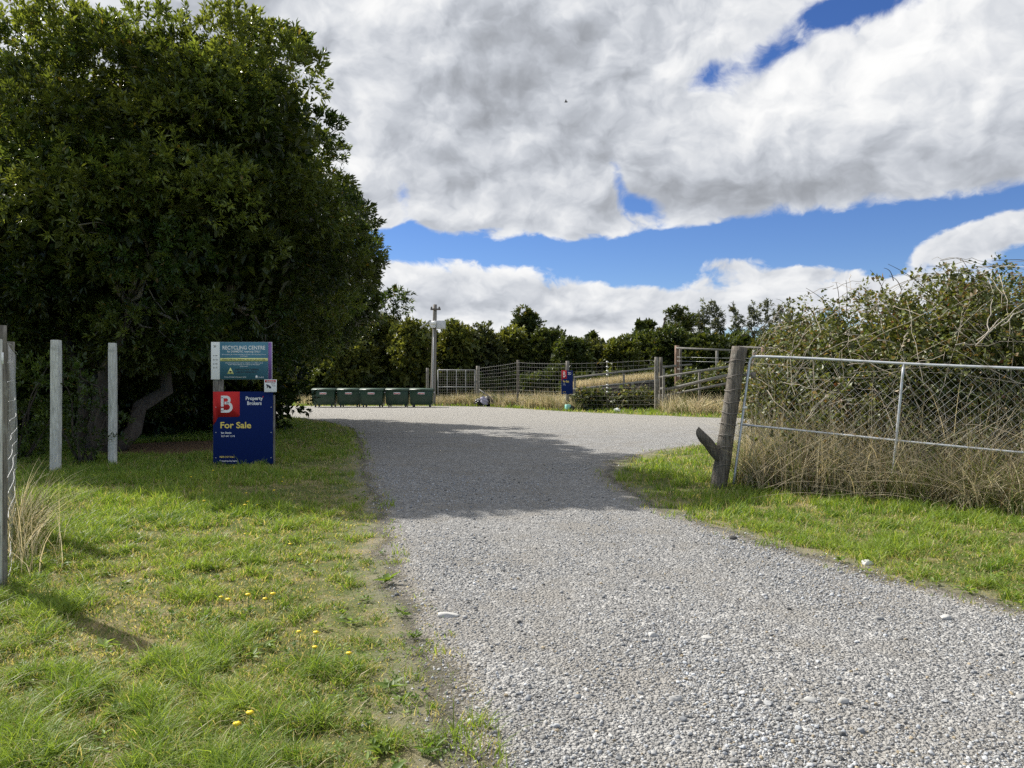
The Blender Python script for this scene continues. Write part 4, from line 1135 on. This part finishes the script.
# ------------------------------------------------------------------ brambles
BRC = ((.055, .082, .02), (.17, .185, .062))
def bramble(name, base, lobes, label, nL, ncane, ndead, L=.075, W=.055, zmin=.15, cat='bramble', canelen=(.6, 1.6), puff=(1.5, .28, .5), group=None, spr=120, pale=.05, core=5000):
    r = empty(name, (base[0], base[1], 0), label=label, cat=cat, group=group); org = np.array((base[0], base[1], 0))
    C, Rr, N = lobes_to_puffs(lobes, *puff, zmin)
    cnt = np.maximum(3, (spr * Rr ** 2).astype(int)); idx = np.repeat(np.arange(len(C)), cnt); m = len(idx)
    u = unit(sphere_pts(m) + N[idx] * .5); p = C[idx] + u * Rr[idx, None] * rng.uniform(.3, 1.1, (m, 1))
    per = 5; j = np.repeat(np.arange(m), per)
    ld = unit(rng.normal(0, .8, (len(j), 3)) + u[j] * .8)
    lp = p[j] + rng.normal(0, .03, (len(j), 3))
    hue = np.clip(rng.normal(.45, .3, len(C))[idx[j]] + rng.normal(0, .2, len(j)), 0, 1)
    a, b = map(np.array, BRC)
    col = (a + (b - a) * hue[:, None]) * np.exp(rng.normal(0, .3, len(j)))[:, None]
    q = rng.random(len(j)); col[q < .13] = np.array([.24, .175, .09]) * rng.uniform(.6, 1.2, ((q < .13).sum(), 1)); col[(q > .13) & (q < .14)] = [.14, .06, .035]; col[q > 1 - pale] = [.30, .32, .24]
    mb = MB(); leaf_cloud(mb, lp, ld, L * rng.uniform(.6, 1.25, len(j)), W * rng.uniform(.6, 1.25, len(j)), np.clip(col, .005, .6), fold=.16, sidejit=.9)
    if core:
        vol = np.array([np.prod(r_) for c_, r_ in lobes]); wh = rng.choice(len(lobes), core, p=vol / vol.sum())
        q_ = np.array([l_[0] for l_ in lobes])[wh] + sphere_pts(core) * np.array([l_[1] for l_ in lobes])[wh] * .80 * rng.random((core, 1)) ** .3
        q_ = q_[q_[:, 2] > .1]; k2 = len(q_)
        leaf_cloud(mb, q_, rng.normal(size=(k2, 3)), L * 2.0 * rng.uniform(.7, 1.2, k2), W * 2.4 * rng.uniform(.7, 1.2, k2), (a + (b - a) * rng.random((k2, 1)) * .6))
    mb.V = [v - org for v in mb.V]; mb.build('foliage', M_BRAM, r)
    cn = MB()
    for _ in range(ncane):      # live canes arching out of the top
        k = rng.integers(len(C)); s = C[k]; d = unit(N[k] + (rng.normal(0, .5), rng.normal(0, .5), .7)); l = rng.uniform(*canelen)
        uu = np.linspace(0, 1, 9)[:, None]; P = s + d * l * uu + np.array([0, 0, -.45]) * l * uu ** 2.2 + np.array([rng.normal(0, .25), rng.normal(0, .25), 0]) * l * uu ** 2
        cn.tube(P, np.linspace(.006, .0025, 9), 5, cap=False, col=(np.array([.12, .08, .05]), np.array([.07, .09, .03]), np.array([.18, .15, .11]))[rng.integers(3)])
    if ncane:
        cn.V = [v - org for v in cn.V]; cn.build('canes', M_CANE, r)
    dc = MB()
    for _ in range(ndead):      # bleached dead canes lying through the face
        k = rng.integers(len(C)); s = C[k] + N[k] * Rr[k] * rng.uniform(.5, 1.05); tdir = unit(np.cross(N[k], rng.normal(size=3))); l = rng.uniform(.5, 1.5)
        uu = np.linspace(-.5, .5, 8)[:, None]
        P = s + tdir * l * uu - N[k] * .30 * l * uu ** 2 + rng.normal(0, .012, (8, 3))
        g = rng.uniform(.7, 1.25)
        dc.tube(P, np.linspace(.0050, .0022, 8), 5, cap=False, col=np.array([.40, .35, .28]) * g)
    if ndead:
        dc.V = [v - org for v in dc.V]; dc.build('dead_canes', M_CANE, r)
    return r

bramble('bramble_bank', (6.6, 11.8), [((5.95, 12.0, 1.4), (1.4, 1.1, 1.45)), ((6.6, 11.5, 1.8), (1.4, 1.1, 1.35)), ((7.3, 11.4, 1.7), (1.5, 1.3, 1.45)), ((5.3, 12.5, 1.35), (.75, .8, 1.05)), ((6.1, 12.9, 1.4), (1.8, 1.2, 1.6)), ((5.7, 10.85, .75), (1.1, .3, .55)), ((7.0, 9.95, .75), (.9, .35, .6)), ((4.7, 11.5, .55), (.7, .3, .4))],
        'broad bramble bank rising behind the middle of the chain link gate', 0, 70, 460)
bramble('bramble_bank', (8.6, 11.6), [((8.3, 11.4, 1.7), (1.5, 1.4, 1.5)), ((9.3, 11.0, 1.85), (1.5, 1.5, 1.6)), ((10.4, 11, 1.8), (1.6, 1.5, 1.6)), ((8.8, 12.6, 1.7), (2.0, 1.4, 1.6))],
        'tallest bramble bank at the right end of the gate', 0, 60, 360)
bramble('bramble_bank', (5.4, 13.9), [((5.15, 13.9, 1.3), (.75, .7, .8)), ((5.7, 13.6, 1.3), (.8, .8, 1.1)), ((6.0, 14.4, 1.3), (1.3, 1.0, 1.5))],
        'lower bramble mound at the left end behind the gate', 0, 0, 110)
# long canes standing above the bank
lc = MB()
for (px, py, px2, py2, D) in [(890, 276, 884, 268, 12), (918, 286, 888, 264, 11.6), (965, 288, 948, 268, 11.4), (972, 284, 961, 258, 11.4), (846, 303, 846, 280, 12.4), (838, 303, 836, 282, 12.6),
                              (828, 308, 806, 288, 12.8), (822, 312, 798, 311, 12.8), (880, 288, 870, 270, 12), (1030, 264, 992, 261, 10.9), (858, 300, 856, 290, 12.2), (897, 285, 889, 276, 12)]:
    a = np.array([XD(px, D), D, ZD(py, D)]); b = np.array([XD(px2, D - .3), D - .3, ZD(py2, D - .3)])
    a2 = a - (b - a) * .6; uu = np.linspace(0, 1, 8)[:, None]
    lc.tube(a2 + (b - a2) * uu + np.sin(uu * np.pi) * np.array([.02, 0, .05]), np.linspace(.008, .003, 8), 5, col=(.11, .085, .06))
tag(lc.build('bramble_canes', M_CANE), kind='stuff')
lc = MB()
# bleached limbs lying over the right bank
for (px, py, px2, py2) in [(975, 345, 1024, 302), (985, 338, 992, 300), (1000, 325, 1040, 300), (978, 342, 1000, 318), (885, 305, 902, 325), (903, 338, 912, 328), (955, 345, 985, 343), (965, 343, 975, 355), (845, 332, 870, 340), (880, 340, 915, 350), (930, 310, 945, 300)]:
    D = 9.9 if px > 930 else 10.7
    a = np.array([XD(px, D), D, ZD(py, D)]); b = np.array([XD(px2, D + .15), D + .15, ZD(py2, D + .15)]); uu = np.linspace(0, 1, 7)[:, None]
    lc.tube(a + (b - a) * uu + rng.normal(0, .012, (7, 3)), np.linspace(.009, .004, 7), 6, col=(.40, .36, .30))
tag(lc.build('bleached_canes', M_CANE), kind='stuff')
bramble('ramp_bramble', (5, 44.8), [((XD(594, 45), 45.2, .6), (.95, .6, .65)), ((XD(583, 45), 45.3, .5), (.5, .5, .55))], 'dark bramble clump against the left end of the ramp', 0, 6, 20, .2, .15, .05, puff=(1.4, .3, .5), spr=40, pale=.10, core=900)
bramble('ramp_bramble', (8, 44.8), [((XD(634, 44.7), 44.9, .55), (1.2, .6, .7)), ((XD(618, 45), 45.2, .4), (.6, .4, .45)), ((XD(648, 44.5), 44.6, .6), (.7, .5, .7))], 'straggly bramble clump under the ramp edge by the double post', 0, 10, 50, .2, .14, .05, puff=(1.2, .3, .5), spr=24, pale=.12, core=500)
bramble('race_bramble', (10.5, 41.5), [((XD(705, 42), 42.2, 1.15), (1.5, .7, .7)), ((XD(728, 41), 41.6, 1.3), (1.1, .6, .9)), ((XD(690, 42), 42.4, 1.2), (.7, .5, .5)), ((XD(722, 42), 42.2, 2.1), (.9, .6, .55))], 'bramble thicket growing through the sloping race rails', 0, 10, 14, .2, .15, .3, puff=(1.3, .3, .5), spr=34, pale=.08, core=700)

# ------------------------------------------------------------------ grass
def blades(mb, P, H, Wd, lean, col, segs=2, th=None):
    """tapered bent blades"""
    n = len(P); th = rng.uniform(0, 2 * np.pi, n) if th is None else th; d = np.stack([np.cos(th), np.sin(th), np.zeros(n)], 1)
    fa = rng.uniform(0, 2 * np.pi, n); s = np.stack([np.cos(fa), np.sin(fa), np.zeros(n)], 1)
    H = np.broadcast_to(H, (n,)); Wd = np.broadcast_to(Wd, (n,)); lean = np.broadcast_to(lean, (n,))
    rows = []
    for k in range(segs + 1):
        u = k / segs
        c = P + d * (lean * H * u ** 1.8)[:, None] + np.array([0, 0, 1.0]) * (H * (u - .35 * np.minimum(lean, 1.6) * u ** 2.4))[:, None]
        w = (Wd * (1 - u ** 1.5) / 2)[:, None]
        if k < segs: rows += [c - s * w, c + s * w]
        else: rows += [c]
    V = np.stack(rows, 1); m = V.shape[1]; i = np.arange(n)[:, None] * m
    F3 = i + [m - 3, m - 2, m - 1]
    F4 = [i + [2 * k, 2 * k + 1, 2 * k + 3, 2 * k + 2] for k in range(segs - 1)]
    C = np.repeat(col[:, None, :], m, 1)
    mb.add(V.reshape(-1, 3), [F3] + ([np.vstack(F4)] if F4 else []), C.reshape(-1, 3))

def lod_points(n, D0, D1, xl, xr, power=1.0):
    """scatter thinning out with distance"""
    u = rng.random(n)
    if abs(power - 1) < 1e-6: D = D0 * (D1 / D0) ** u
    else: D = (D0 ** (1 - power) + u * (D1 ** (1 - power) - D0 ** (1 - power))) ** (1 / (1 - power))
    a = xl(D); b = xr(D)
    return a + rng.random(n) * (b - a), D

G_A, G_B, G_DRY = np.array([.085, .175, .018]), np.array([.27, .355, .066]), np.array([.48, .42, .23])
def lawn(name, X, D, hscale=1.0, lush=None, dark=None):
    n1 = fbm(X * .55, D * .55, 2, 4); n2 = fbm(X * 2.2, D * 2.2, 9, 4)
    n3 = fbm(X * 5.5, D * 5.5, 15, 3)
    L = np.clip((n1 * .5 + n2 * .5 - .5) * 3.0 + (n3 - .5) * 2.3 + (.5 if lush is None else lush), 0, 1)
    keep = rng.random(len(X)) < (.22 + .78 * L)
    X, D, L = X[keep], D[keep], L[keep]; n = len(X)
    H = (.025 + .125 * L ** 1.3 * rng.uniform(.4, 1.2, n)) * hscale * np.where(rng.random(n) < .04, 1.7, 1)
    W = .0030 + .0009 * D
    dry = (rng.random(n) < (.66 - .62 * L))
    t = np.clip(rng.normal(.5, .3, n) + (n2[keep] - .5), 0, 1)[:, None]
    col = G_A + (G_B - G_A) * t
    col = np.where(dry[:, None], G_DRY * rng.uniform(.6, 1.15, (n, 1)), col) * np.exp(rng.normal(0, .15, (n, 1)))
    mb = MB(); P = np.stack([X, D, np.zeros(n)], 1)
    near = D < 9
    blades(mb, P[near], H[near], W[near], rng.uniform(.3, 1.5, near.sum()), col[near], 3)
    if (~near).any(): blades(mb, P[~near], H[~near] * 1.1, W[~near], rng.uniform(.2, 1.1, (~near).sum()), col[~near], 2)
    return tag(mb.build(name, M_GRASS), kind='stuff')

# left lawn
def lush_left(X, D):
    e = road_left(D) - X
    return np.clip(.06 + e * .27, .0, .92)
X, D = lod_points(430000, 2.5, 36, lambda d: -.80 * d - 1.0, lambda d: road_left(d) + .25, 1.25)
ok = ~on_road(X, D, -.30 + .45 * (rng.random(len(X)) < .8)) & (np.hypot(X + 8.2, D - 18.6) > 2.2)
X, D = X[ok], D[ok]
lawn('lawn_grass', X, D, 1.0, lush_left(X, D))
# right verge
X, D = lod_points(210000, 4.0, 34, lambda d: road_right(np.minimum(d, 20.5)) - .3, lambda d: np.minimum(.78 * d + 1.5, np.where(d < 20, 14, 16)), 1.2)
ok = ~on_road(X, D, -.30 + .45 * (rng.random(len(X)) < .8)) & (D < 23) & (D < 13.6 - .1 * (X - 3) + np.where(X < 3.6, 12, 0) + np.where(X < 7.0, 8, 0)) 
ok &= rng.random(len(X)) < np.where(D > 17, .8, 1)
X, D = X[ok], D[ok]
lawn('verge_grass', X, D, .95, np.clip(.25 + (X - road_right(np.minimum(D, 20.5))) * .5, .1, .75))
# strip below the far fence
X = rng.uniform(-30, 26, 90000); D = rng.uniform(28, 57, 90000)
ok = ~on_road(X, D, -.1) & (D > road_far(X) - .2) & (D < road_far(X) + 9); X, D = X[ok], D[ok]
lawn('far_verge_grass', X, D, 2.0, np.full(len(X), .45))

# broad-leaved weeds and clover sitting flat in the turf
def weeds(name, n, xl, xr, D0, D1, cols):
    X, D = lod_points(n, D0, D1, xl, xr, 1.6)
    ok = ~on_road(X, D, -.05); X, D = X[ok], D[ok]; n = len(X)
    per = 9; j = np.repeat(np.arange(n), per); th = rng.uniform(0, 2 * np.pi, len(j)); sz = np.exp(rng.normal(math.log(.030), .35, n))[j]
    dr = np.stack([np.cos(th), np.sin(th), rng.uniform(.1, .9, len(j))], 1)
    P = np.stack([X[j] + rng.normal(0, .012, len(j)), D[j] + rng.normal(0, .012, len(j)), np.full(len(j), .012) + rng.uniform(0, .03, len(j))], 1)
    a, b = map(np.array, cols); col = (a + (b - a) * rng.random((n, 1))[j]) * np.exp(rng.normal(0, .15, (len(j), 1)))
    mb = MB(); leaf_cloud(mb, P, dr, sz * rng.uniform(.7, 1.2, len(j)), sz * .42, col, fold=.06, sidejit=.25, droop=.15)
    return tag(mb.build(name, M_GRASS), kind='stuff')
weeds('lawn_weeds', 1100, lambda d: -.78 * d - .8, lambda d: road_left(d) + .15, 2.6, 13, ((.08, .15, .022), (.20, .28, .06)))
weeds('verge_weeds', 420, lambda d: road_right(d) - .1, lambda d: np.minimum(.75 * d + .5, 9), 5, 12, ((.08, .15, .022), (.20, .28, .06)))

# straw-coloured long grass
S_A, S_B = np.array([.40, .34, .20]), np.array([.76, .68, .47])
def straw(name, X, D, H, W, lean, green=.15, segs=4, z=0):
    n = len(X); t = rng.random((n, 1)); col = (S_A + (S_B - S_A) * t) * np.exp(rng.normal(0, .2, (n, 1)))
    g = rng.random(n) < green; col[g] = np.array([.12, .14, .04]) * rng.uniform(.6, 1.3, (g.sum(), 1))
    mb = MB(); blades(mb, np.stack([X, D, np.broadcast_to(z, (n,))], 1), H, W, lean, col, segs)
    return tag(mb.build(name, M_STRAW), kind='stuff')
def clumps(cx, cy, count, spread, hmin, hmax):
    k = len(cx); idx = np.repeat(np.arange(k), count); m = len(idx)
    off = rng.normal(0, 1, (m, 2)) * spread
    hh = rng.uniform(hmin, hmax, k)[idx] * rng.uniform(.55, 1.1, m)
    th = rng.uniform(0, 2 * np.pi, k)[idx] + rng.normal(0, .9, m)
    ln = np.clip(rng.uniform(.2, 1.2, k)[idx] + rng.normal(0, .3, m), .05, 1.7)
    return cx[idx] + off[:, 0], cy[idx] + off[:, 1], hh, th, ln, idx
def straw_clumps(name, cx, cy, count, spread, hmin, hmax, W, green=.3, segs=4):
    X, D, H, th, ln, idx = clumps(cx, cy, count, spread, hmin, hmax); n = len(X)
    kt = rng.random((len(cx), 1))[idx]; kg = (rng.random(len(cx)) < green)[idx]
    t = np.clip(kt * .7 + rng.random((n, 1)) * .4, 0, 1)
    col = (S_A + (S_B - S_A) * t) * np.exp(rng.normal(0, .2, (n, 1)))
    g = np.where(kg, rng.random(n) < .75, rng.random(n) < .18)
    col[g] = (np.array([.09, .13, .03]) + np.array([.09, .09, .03]) * rng.random((g.sum(), 1)))
    brn = rng.random(n) < .12; col[brn] = np.array([.16, .11, .06]) * rng.uniform(.6, 1.2, (brn.sum(), 1))
    mb = MB(); blades(mb, np.stack([X, D, np.zeros(n)], 1), H, W * rng.uniform(.5, 1.4, n), ln, col, segs, th)
    return tag(mb.build(name, M_STRAW), kind='stuff')
n = 720        # along and through the gate
s = rng.uniform(-.02, 1.6, n); t0 = rng.uniform(-.55, .75, n) - .30 * np.clip(s, 0, 1)
cx = 3.50 + 2.95 * s + .58 * t0; cy = 11.36 - 2.08 * s + .81 * t0 + .1
ok = t0 > -.50 - .3 * np.clip(s, 0, 1) + .5 * fbm(cx * 1.6, cy * 1.6, 40)
straw_clumps('long_dry_grass', cx[ok], cy[ok], 20, .09, .30, 1.2, .010, .62, 5)
n = 620        # behind the gate, left part, tall stalks
cx = rng.uniform(3.7, 6.8, n); cy = 11.9 + rng.uniform(0, 3.6, n) - (cx - 3.6) * .3
ok = cx > .325 * cy
straw_clumps('long_dry_grass', cx[ok], cy[ok], 24, .11, .7, 1.5, .010, .25, 5)
n = 230        # tall stems just behind the mesh
s = rng.uniform(.0, 1.6, n); t0 = rng.uniform(.1, .9, n)
straw_clumps('long_dry_grass', 3.5 + 2.95 * s + .58 * t0, 11.4 - 2.08 * s + .81 * t0, 14, .10, .9, 1.9, .010, .25, 5)
ds_ = MB()     # dead stalks criss-crossing in front of and through the gate
for _ in range(1300):
    s = rng.uniform(0, 1.5); t0 = rng.uniform(-.45, .95); c0 = np.array([3.5 + 2.95 * s + .58 * t0, 11.4 - 2.08 * s + .81 * t0, 0]); l = rng.uniform(.5, 1.9)
    d = unit(np.array([rng.normal(0, .8), rng.normal(0, .5), rng.uniform(.35, 1.3)])); uu = np.linspace(0, 1, 6)[:, None]
    c0[2] = rng.uniform(0, .25)
    P = c0 + d * l * uu + np.array([rng.normal(0, .15), rng.normal(0, .1), -.28 * rng.random()]) * l * uu ** 2
    if P[-1, 0] < .318 * P[-1, 1]: continue
    ds_.tube(P, np.linspace(.0036, .0015, 6), 4, cap=False, col=np.array([.40, .34, .24]) * rng.uniform(.5, 1.25))
tag(ds_.build('dead_stalks', M_CANE), kind='stuff')
n = 800        # seeding tussock at the left post
th = rng.uniform(0, 2 * np.pi, n); rr = np.abs(rng.normal(0, .32, n))
X = -4.75 + rr * np.cos(th) * .5 ; D = 7.1 + rr * np.sin(th) * 2.4; X = X - (D - 7.1) * .62
ok = D > 6.0
straw('seeding_dry_grass', X[ok], D[ok], rng.uniform(.3, 1.0, ok.sum()), .0085, rng.uniform(.2, 1.3, ok.sum()), .5, 5)
n = 1000       # far side, under the deer fence
cx = rng.uniform(-4.5, 3.9, n); cy = 50.5 - cx + rng.uniform(-2.6, 3.5, n)
ok = (cy > road_far(cx) + 1.7)
straw_clumps('far_dry_grass', cx[ok], cy[ok], 24, .16, .45, 1.45, .028, .15, 3)
n = 640
cx = rng.uniform(8.3, 22, n); cy = 41 - (cx - 8.3) * .35 + rng.uniform(-2.6, 1.2, n)
ok = (cy > road_far(cx) + 1.0)
straw_clumps('far_dry_grass', cx[ok], cy[ok], 24, .16, .5, 1.5, .028, .12, 3)
n = 7000       # on top of the ramp
X = rng.uniform(xa + .1, xb, n); D = rampD + .35 + rng.uniform(0, 3.2, n)
straw('ramp_dry_grass', X, D, rng.uniform(.35, .75, n), .028, rng.uniform(.1, .7, n), .15, 3, z=za_ - .1 + (X - xa) / (xb - xa) * (zb2 - za_))
n = 9000       # behind the bins and through the mesh gate
X = rng.uniform(-16, -2.0, n); D = 54.6 + rng.uniform(0, 5, n)
straw('far_dry_grass', X, D, rng.uniform(.3, 1.0, n), .03, rng.uniform(.1, .7, n), .25, 3)

# ------------------------------------------------------------------ loose gravel
import bmesh
def rock_variants(sub, nvar, seed):
    out = []
    for k in range(nvar):
        bm = bmesh.new(); bmesh.ops.create_icosphere(bm, subdivisions=sub, radius=1)
        rr = np.random.default_rng(seed + k)
        V = np.array([v.co[:] for v in bm.verts]); F = np.array([[v.index for v in f.verts] for f in bm.faces]); bm.free()
        for _ in range(11):      # chip flat faces off
            d = unit(rr.normal(size=3)); c = rr.uniform(.42, .78); h = V @ d; V = V - np.outer(np.maximum(h - c, 0) * .9, d)
        V *= rr.uniform(.7, 1.2, 3); V += rr.normal(0, .05, V.shape)
        out.append((V, F))
    return out
def scatter_rocks(mb, X, D, size, variants, col, sink=.3):
    n = len(X); which = rng.integers(len(variants), size=n)
    for k, (V, F) in enumerate(variants):
        ii = np.where(which == k)[0]
        if not len(ii): continue
        m = len(ii); q = unit(rng.normal(size=(m, 4)))
        w, x, y, z = q.T
        Rm = np.stack([1 - 2 * (y * y + z * z), 2 * (x * y - z * w), 2 * (x * z + y * w), 2 * (x * y + z * w), 1 - 2 * (x * x + z * z), 2 * (y * z - x * w),
                       2 * (x * z - y * w), 2 * (y * z + x * w), 1 - 2 * (x * x + y * y)], 1).reshape(m, 3, 3)
        W = np.einsum('mij,vj->mvi', Rm, V) * size[ii, None, None]
        W[:, :, 2] *= .75
        W += np.stack([X[ii], D[ii], size[ii] * (.55 - sink) + .006], 1)[:, None]
        Fo = (F[None] + (np.arange(m) * len(V))[:, None, None]).reshape(-1, 3)
        mb.add(W.reshape(-1, 3), Fo, np.repeat(col[ii], len(V), 0))
def stone_cols(n):
    g = np.clip(rng.normal(.345, .11, n), .09, .62)[:, None]
    t = rng.random((n, 1)); c = g * (np.array([1.0, .985, .95]) * (1 - t) + np.array([.93, .98, 1.04]) * t)
    q = rng.random(n); c[q < .035] = np.array([.36, .30, .21]) * rng.uniform(.7, 1.2, ((q < .035).sum(), 1)); c[q > .97] = np.array([.52, .52, .50])
    return c
m, t_, b_ = new_mat('loose_stone')
at = t_.node('ShaderNodeAttribute', attribute_name='Col')
gp_ = t_.node('ShaderNodeNewGeometry').outputs['Position']
nz = t_.noise(gp_, 160, 4, .6)
t_.l.new(t_.mix(t_.rng(nz.outputs[0], .3, .7), t_.mix(1.0, at.outputs['Color'], (.8, .8, .8), 'MULTIPLY'), at.outputs['Color']), b_.inputs['Base Color'])
b_.inputs['Roughness'].default_value = .85; b_.inputs['Specular IOR Level'].default_value = .3
M_STONE = m
mb = MB()
V1, V2 = rock_variants(1, 10, 100), rock_variants(2, 8, 300)
X, D = lod_points(165000, 2.45, 15, lambda d: road_left(d) - .55, lambda d: np.minimum(road_right(d) + .5, .8 * d + 1.0), 2.0)
tr = fbm(X * .9, D * .45, 61, 4) - .06
e = np.minimum(X - road_left(D), road_right(D) - X)
dens = np.clip(.5 + (tr - .42) * 3.0, .2, 1) * np.clip(.42 + e * 1.9, .04, 1)
cl = (road_left(D) + road_right(D)) / 2 * .55 + .2 * D * .42   # worn wheel tracks
wt = np.exp(-((np.abs(X - cl) - .78) / .24) ** 2); dens = dens * (1 - .6 * wt)
ok = (rng.random(len(X)) < dens); X, D = X[ok], D[ok]
size = np.exp(rng.normal(math.log(.0074), .34, len(X))) * (1 + .035 * np.maximum(D - 4, 0))
size = np.where(rng.random(len(size)) < .02, size * 1.9, size)
size = np.clip(size, .004, .030)
col = stone_cols(len(X))
big = (D < 4.6) & (size > .010)
scatter_rocks(mb, X[big], D[big], size[big], V2[:6], col[big])
scatter_rocks(mb, X[~big], D[~big], size[~big], V1, col[~big])
tag(mb.build('gravel_stones', M_STONE), kind='stuff')

# single larger stones one can pick out
def stone(px, py, wpx, label, tone=.42, flat=.6, k=0):
    x, D = G(px, py); r = wpx / FPX * D / 2
    V, F = V2[k % 8]; V = V / np.abs(V).max(0)
    mb = MB(); a = .6 * k
    Q = np.c_[V[:, 0] * r, V[:, 1] * r * .75, V[:, 2] * r * flat]
    mb.add(Q, F, np.array([tone, tone * .99, tone * .95]))
    o = mb.build('stone', M_STONE, smooth=True); o.location = (x, D, r * flat * .55); o.rotation_euler = (0, 0, .3 * math.sin(a))
    tag(o, label, 'stone')
stone(448, 617, 25, 'long flat pale stone on gravel near the lawn edge', .46, .22, 0)
stone(868, 565, 15, 'white stone lying in the grass of the right verge', .60, .5, 1)
stone(472, 724, 15, 'rounded pale stone at the bottom edge of the gravel', .48, .6, 2)
stone(365, 728, 14, 'grey stone lying in the thin grass of the left lawn', .36, .6, 3)
stone(427, 734, 11, 'small grey stone on bare soil beside the left lawn', .36, .6, 4)
stone(845, 704, 13, 'round pale stone right of its flatter neighbour on gravel', .46, .75, 5)
stone(812, 702, 16, 'flat pale stone left of its rounder neighbour on gravel', .42, .45, 6)
stone(706, 638, 18, 'long thin pale stone in the middle of the gravel', .44, .22, 7)
stone(653, 637, 12, 'pale round stone left of the long thin stone', .48, .6, 1)
stone(945, 620, 12, 'pale stone at the gravel edge below the right verge', .46, .6, 2)
stone(757, 703, 11, 'small tan stone among the grey gravel', .40, .5, 3)
stone(676, 701, 14, 'pale angular stone in the lower middle gravel', .42, .6, 4)
stone(880, 620, 12, 'dull grey stone beside the dusty strip near the right verge', .34, .5, 5)
stone(734, 540, 9, 'dark small lump at the gravel edge', .06, .7, 6)

# dandelions
M_DAN = paint('dandelion_yellow', (.85, .62, .02), .6, .05, 20)
M_STEM = paint('flower_stem', (.14, .2, .05), .6, .1, 20)
def dandelion():
    r = empty('dandelion', (0, 0, 0))
    b = MB(); n = 12; th = np.arange(n) / n * 2 * np.pi
    V = [(0, 0, .012)] + [(math.cos(a) * .017, math.sin(a) * .017, .004 + .004 * (i % 2)) for i, a in enumerate(th)] + [(0, 0, -.008)]
    F = np.array([[0, 1 + i, 1 + (i + 1) % n] for i in range(n)] + [[n + 1, 1 + (i + 1) % n, 1 + i] for i in range(n)])
    b.add(np.array(V) + (0, 0, .11), F); b.build('flower_head', M_DAN, r)
    MB().tube([(0, 0, 0), (.004, 0, .05), (0, 0, .105)], .0022, 5).build('stem', M_STEM, r)
    return r
DD = [(231, 512), (248, 511), (257, 512), (204, 512), (245, 516), (221, 613), (228, 619), (248, 614), (265, 616), (273, 614), (299, 649), (316, 653), (315, 667), (349, 674), (250, 740), (237, 752), (245, 543),
      (300, 565), (203, 498), (246, 502), (282, 488), (274, 500), (283, 483), (213, 478), (234, 473), (191, 484), (290, 556)]
d0 = None
for i, (px, py) in enumerate(DD):
    o = dandelion() if d0 is None else copy_tree(d0)
    d0 = d0 or o
    x, D = G(px, py); o.location = (x, D, 0); sc_ = rng.uniform(.8, 1.25); o.scale = (sc_,) * 3
    tag(o, 'small yellow dandelion flower in the left lawn', 'dandelion', 'dandelions in the lawn')

# a distant bird
bd = empty('bird', (XD(566, 60), 60, ZD(102, 60)), label='tiny dark bird gliding under the grey cloud', cat='bird')
b = MB(); b.tube([(-.16, 0, 0), (-.05, 0, .01), (.08, 0, 0), (.16, 0, .02)], [.01, .05, .045, .012], 6); b.build('body', M_BLACK, bd)
for s_ in (-1, 1):
    MB().add([(-.06, 0, .02), (.06, 0, .02), (.0, s_ * .26, .10), (-.07, s_ * .24, .10), (-.06, 0, .035), (.06, 0, .035), (.0, s_ * .26, .106), (-.07, s_ * .24, .106)],
             np.array([[0, 1, 2, 3], [7, 6, 5, 4], [0, 4, 5, 1], [1, 5, 6, 2], [2, 6, 7, 3], [3, 7, 4, 0]])).build('wing', M_BLACK, bd)
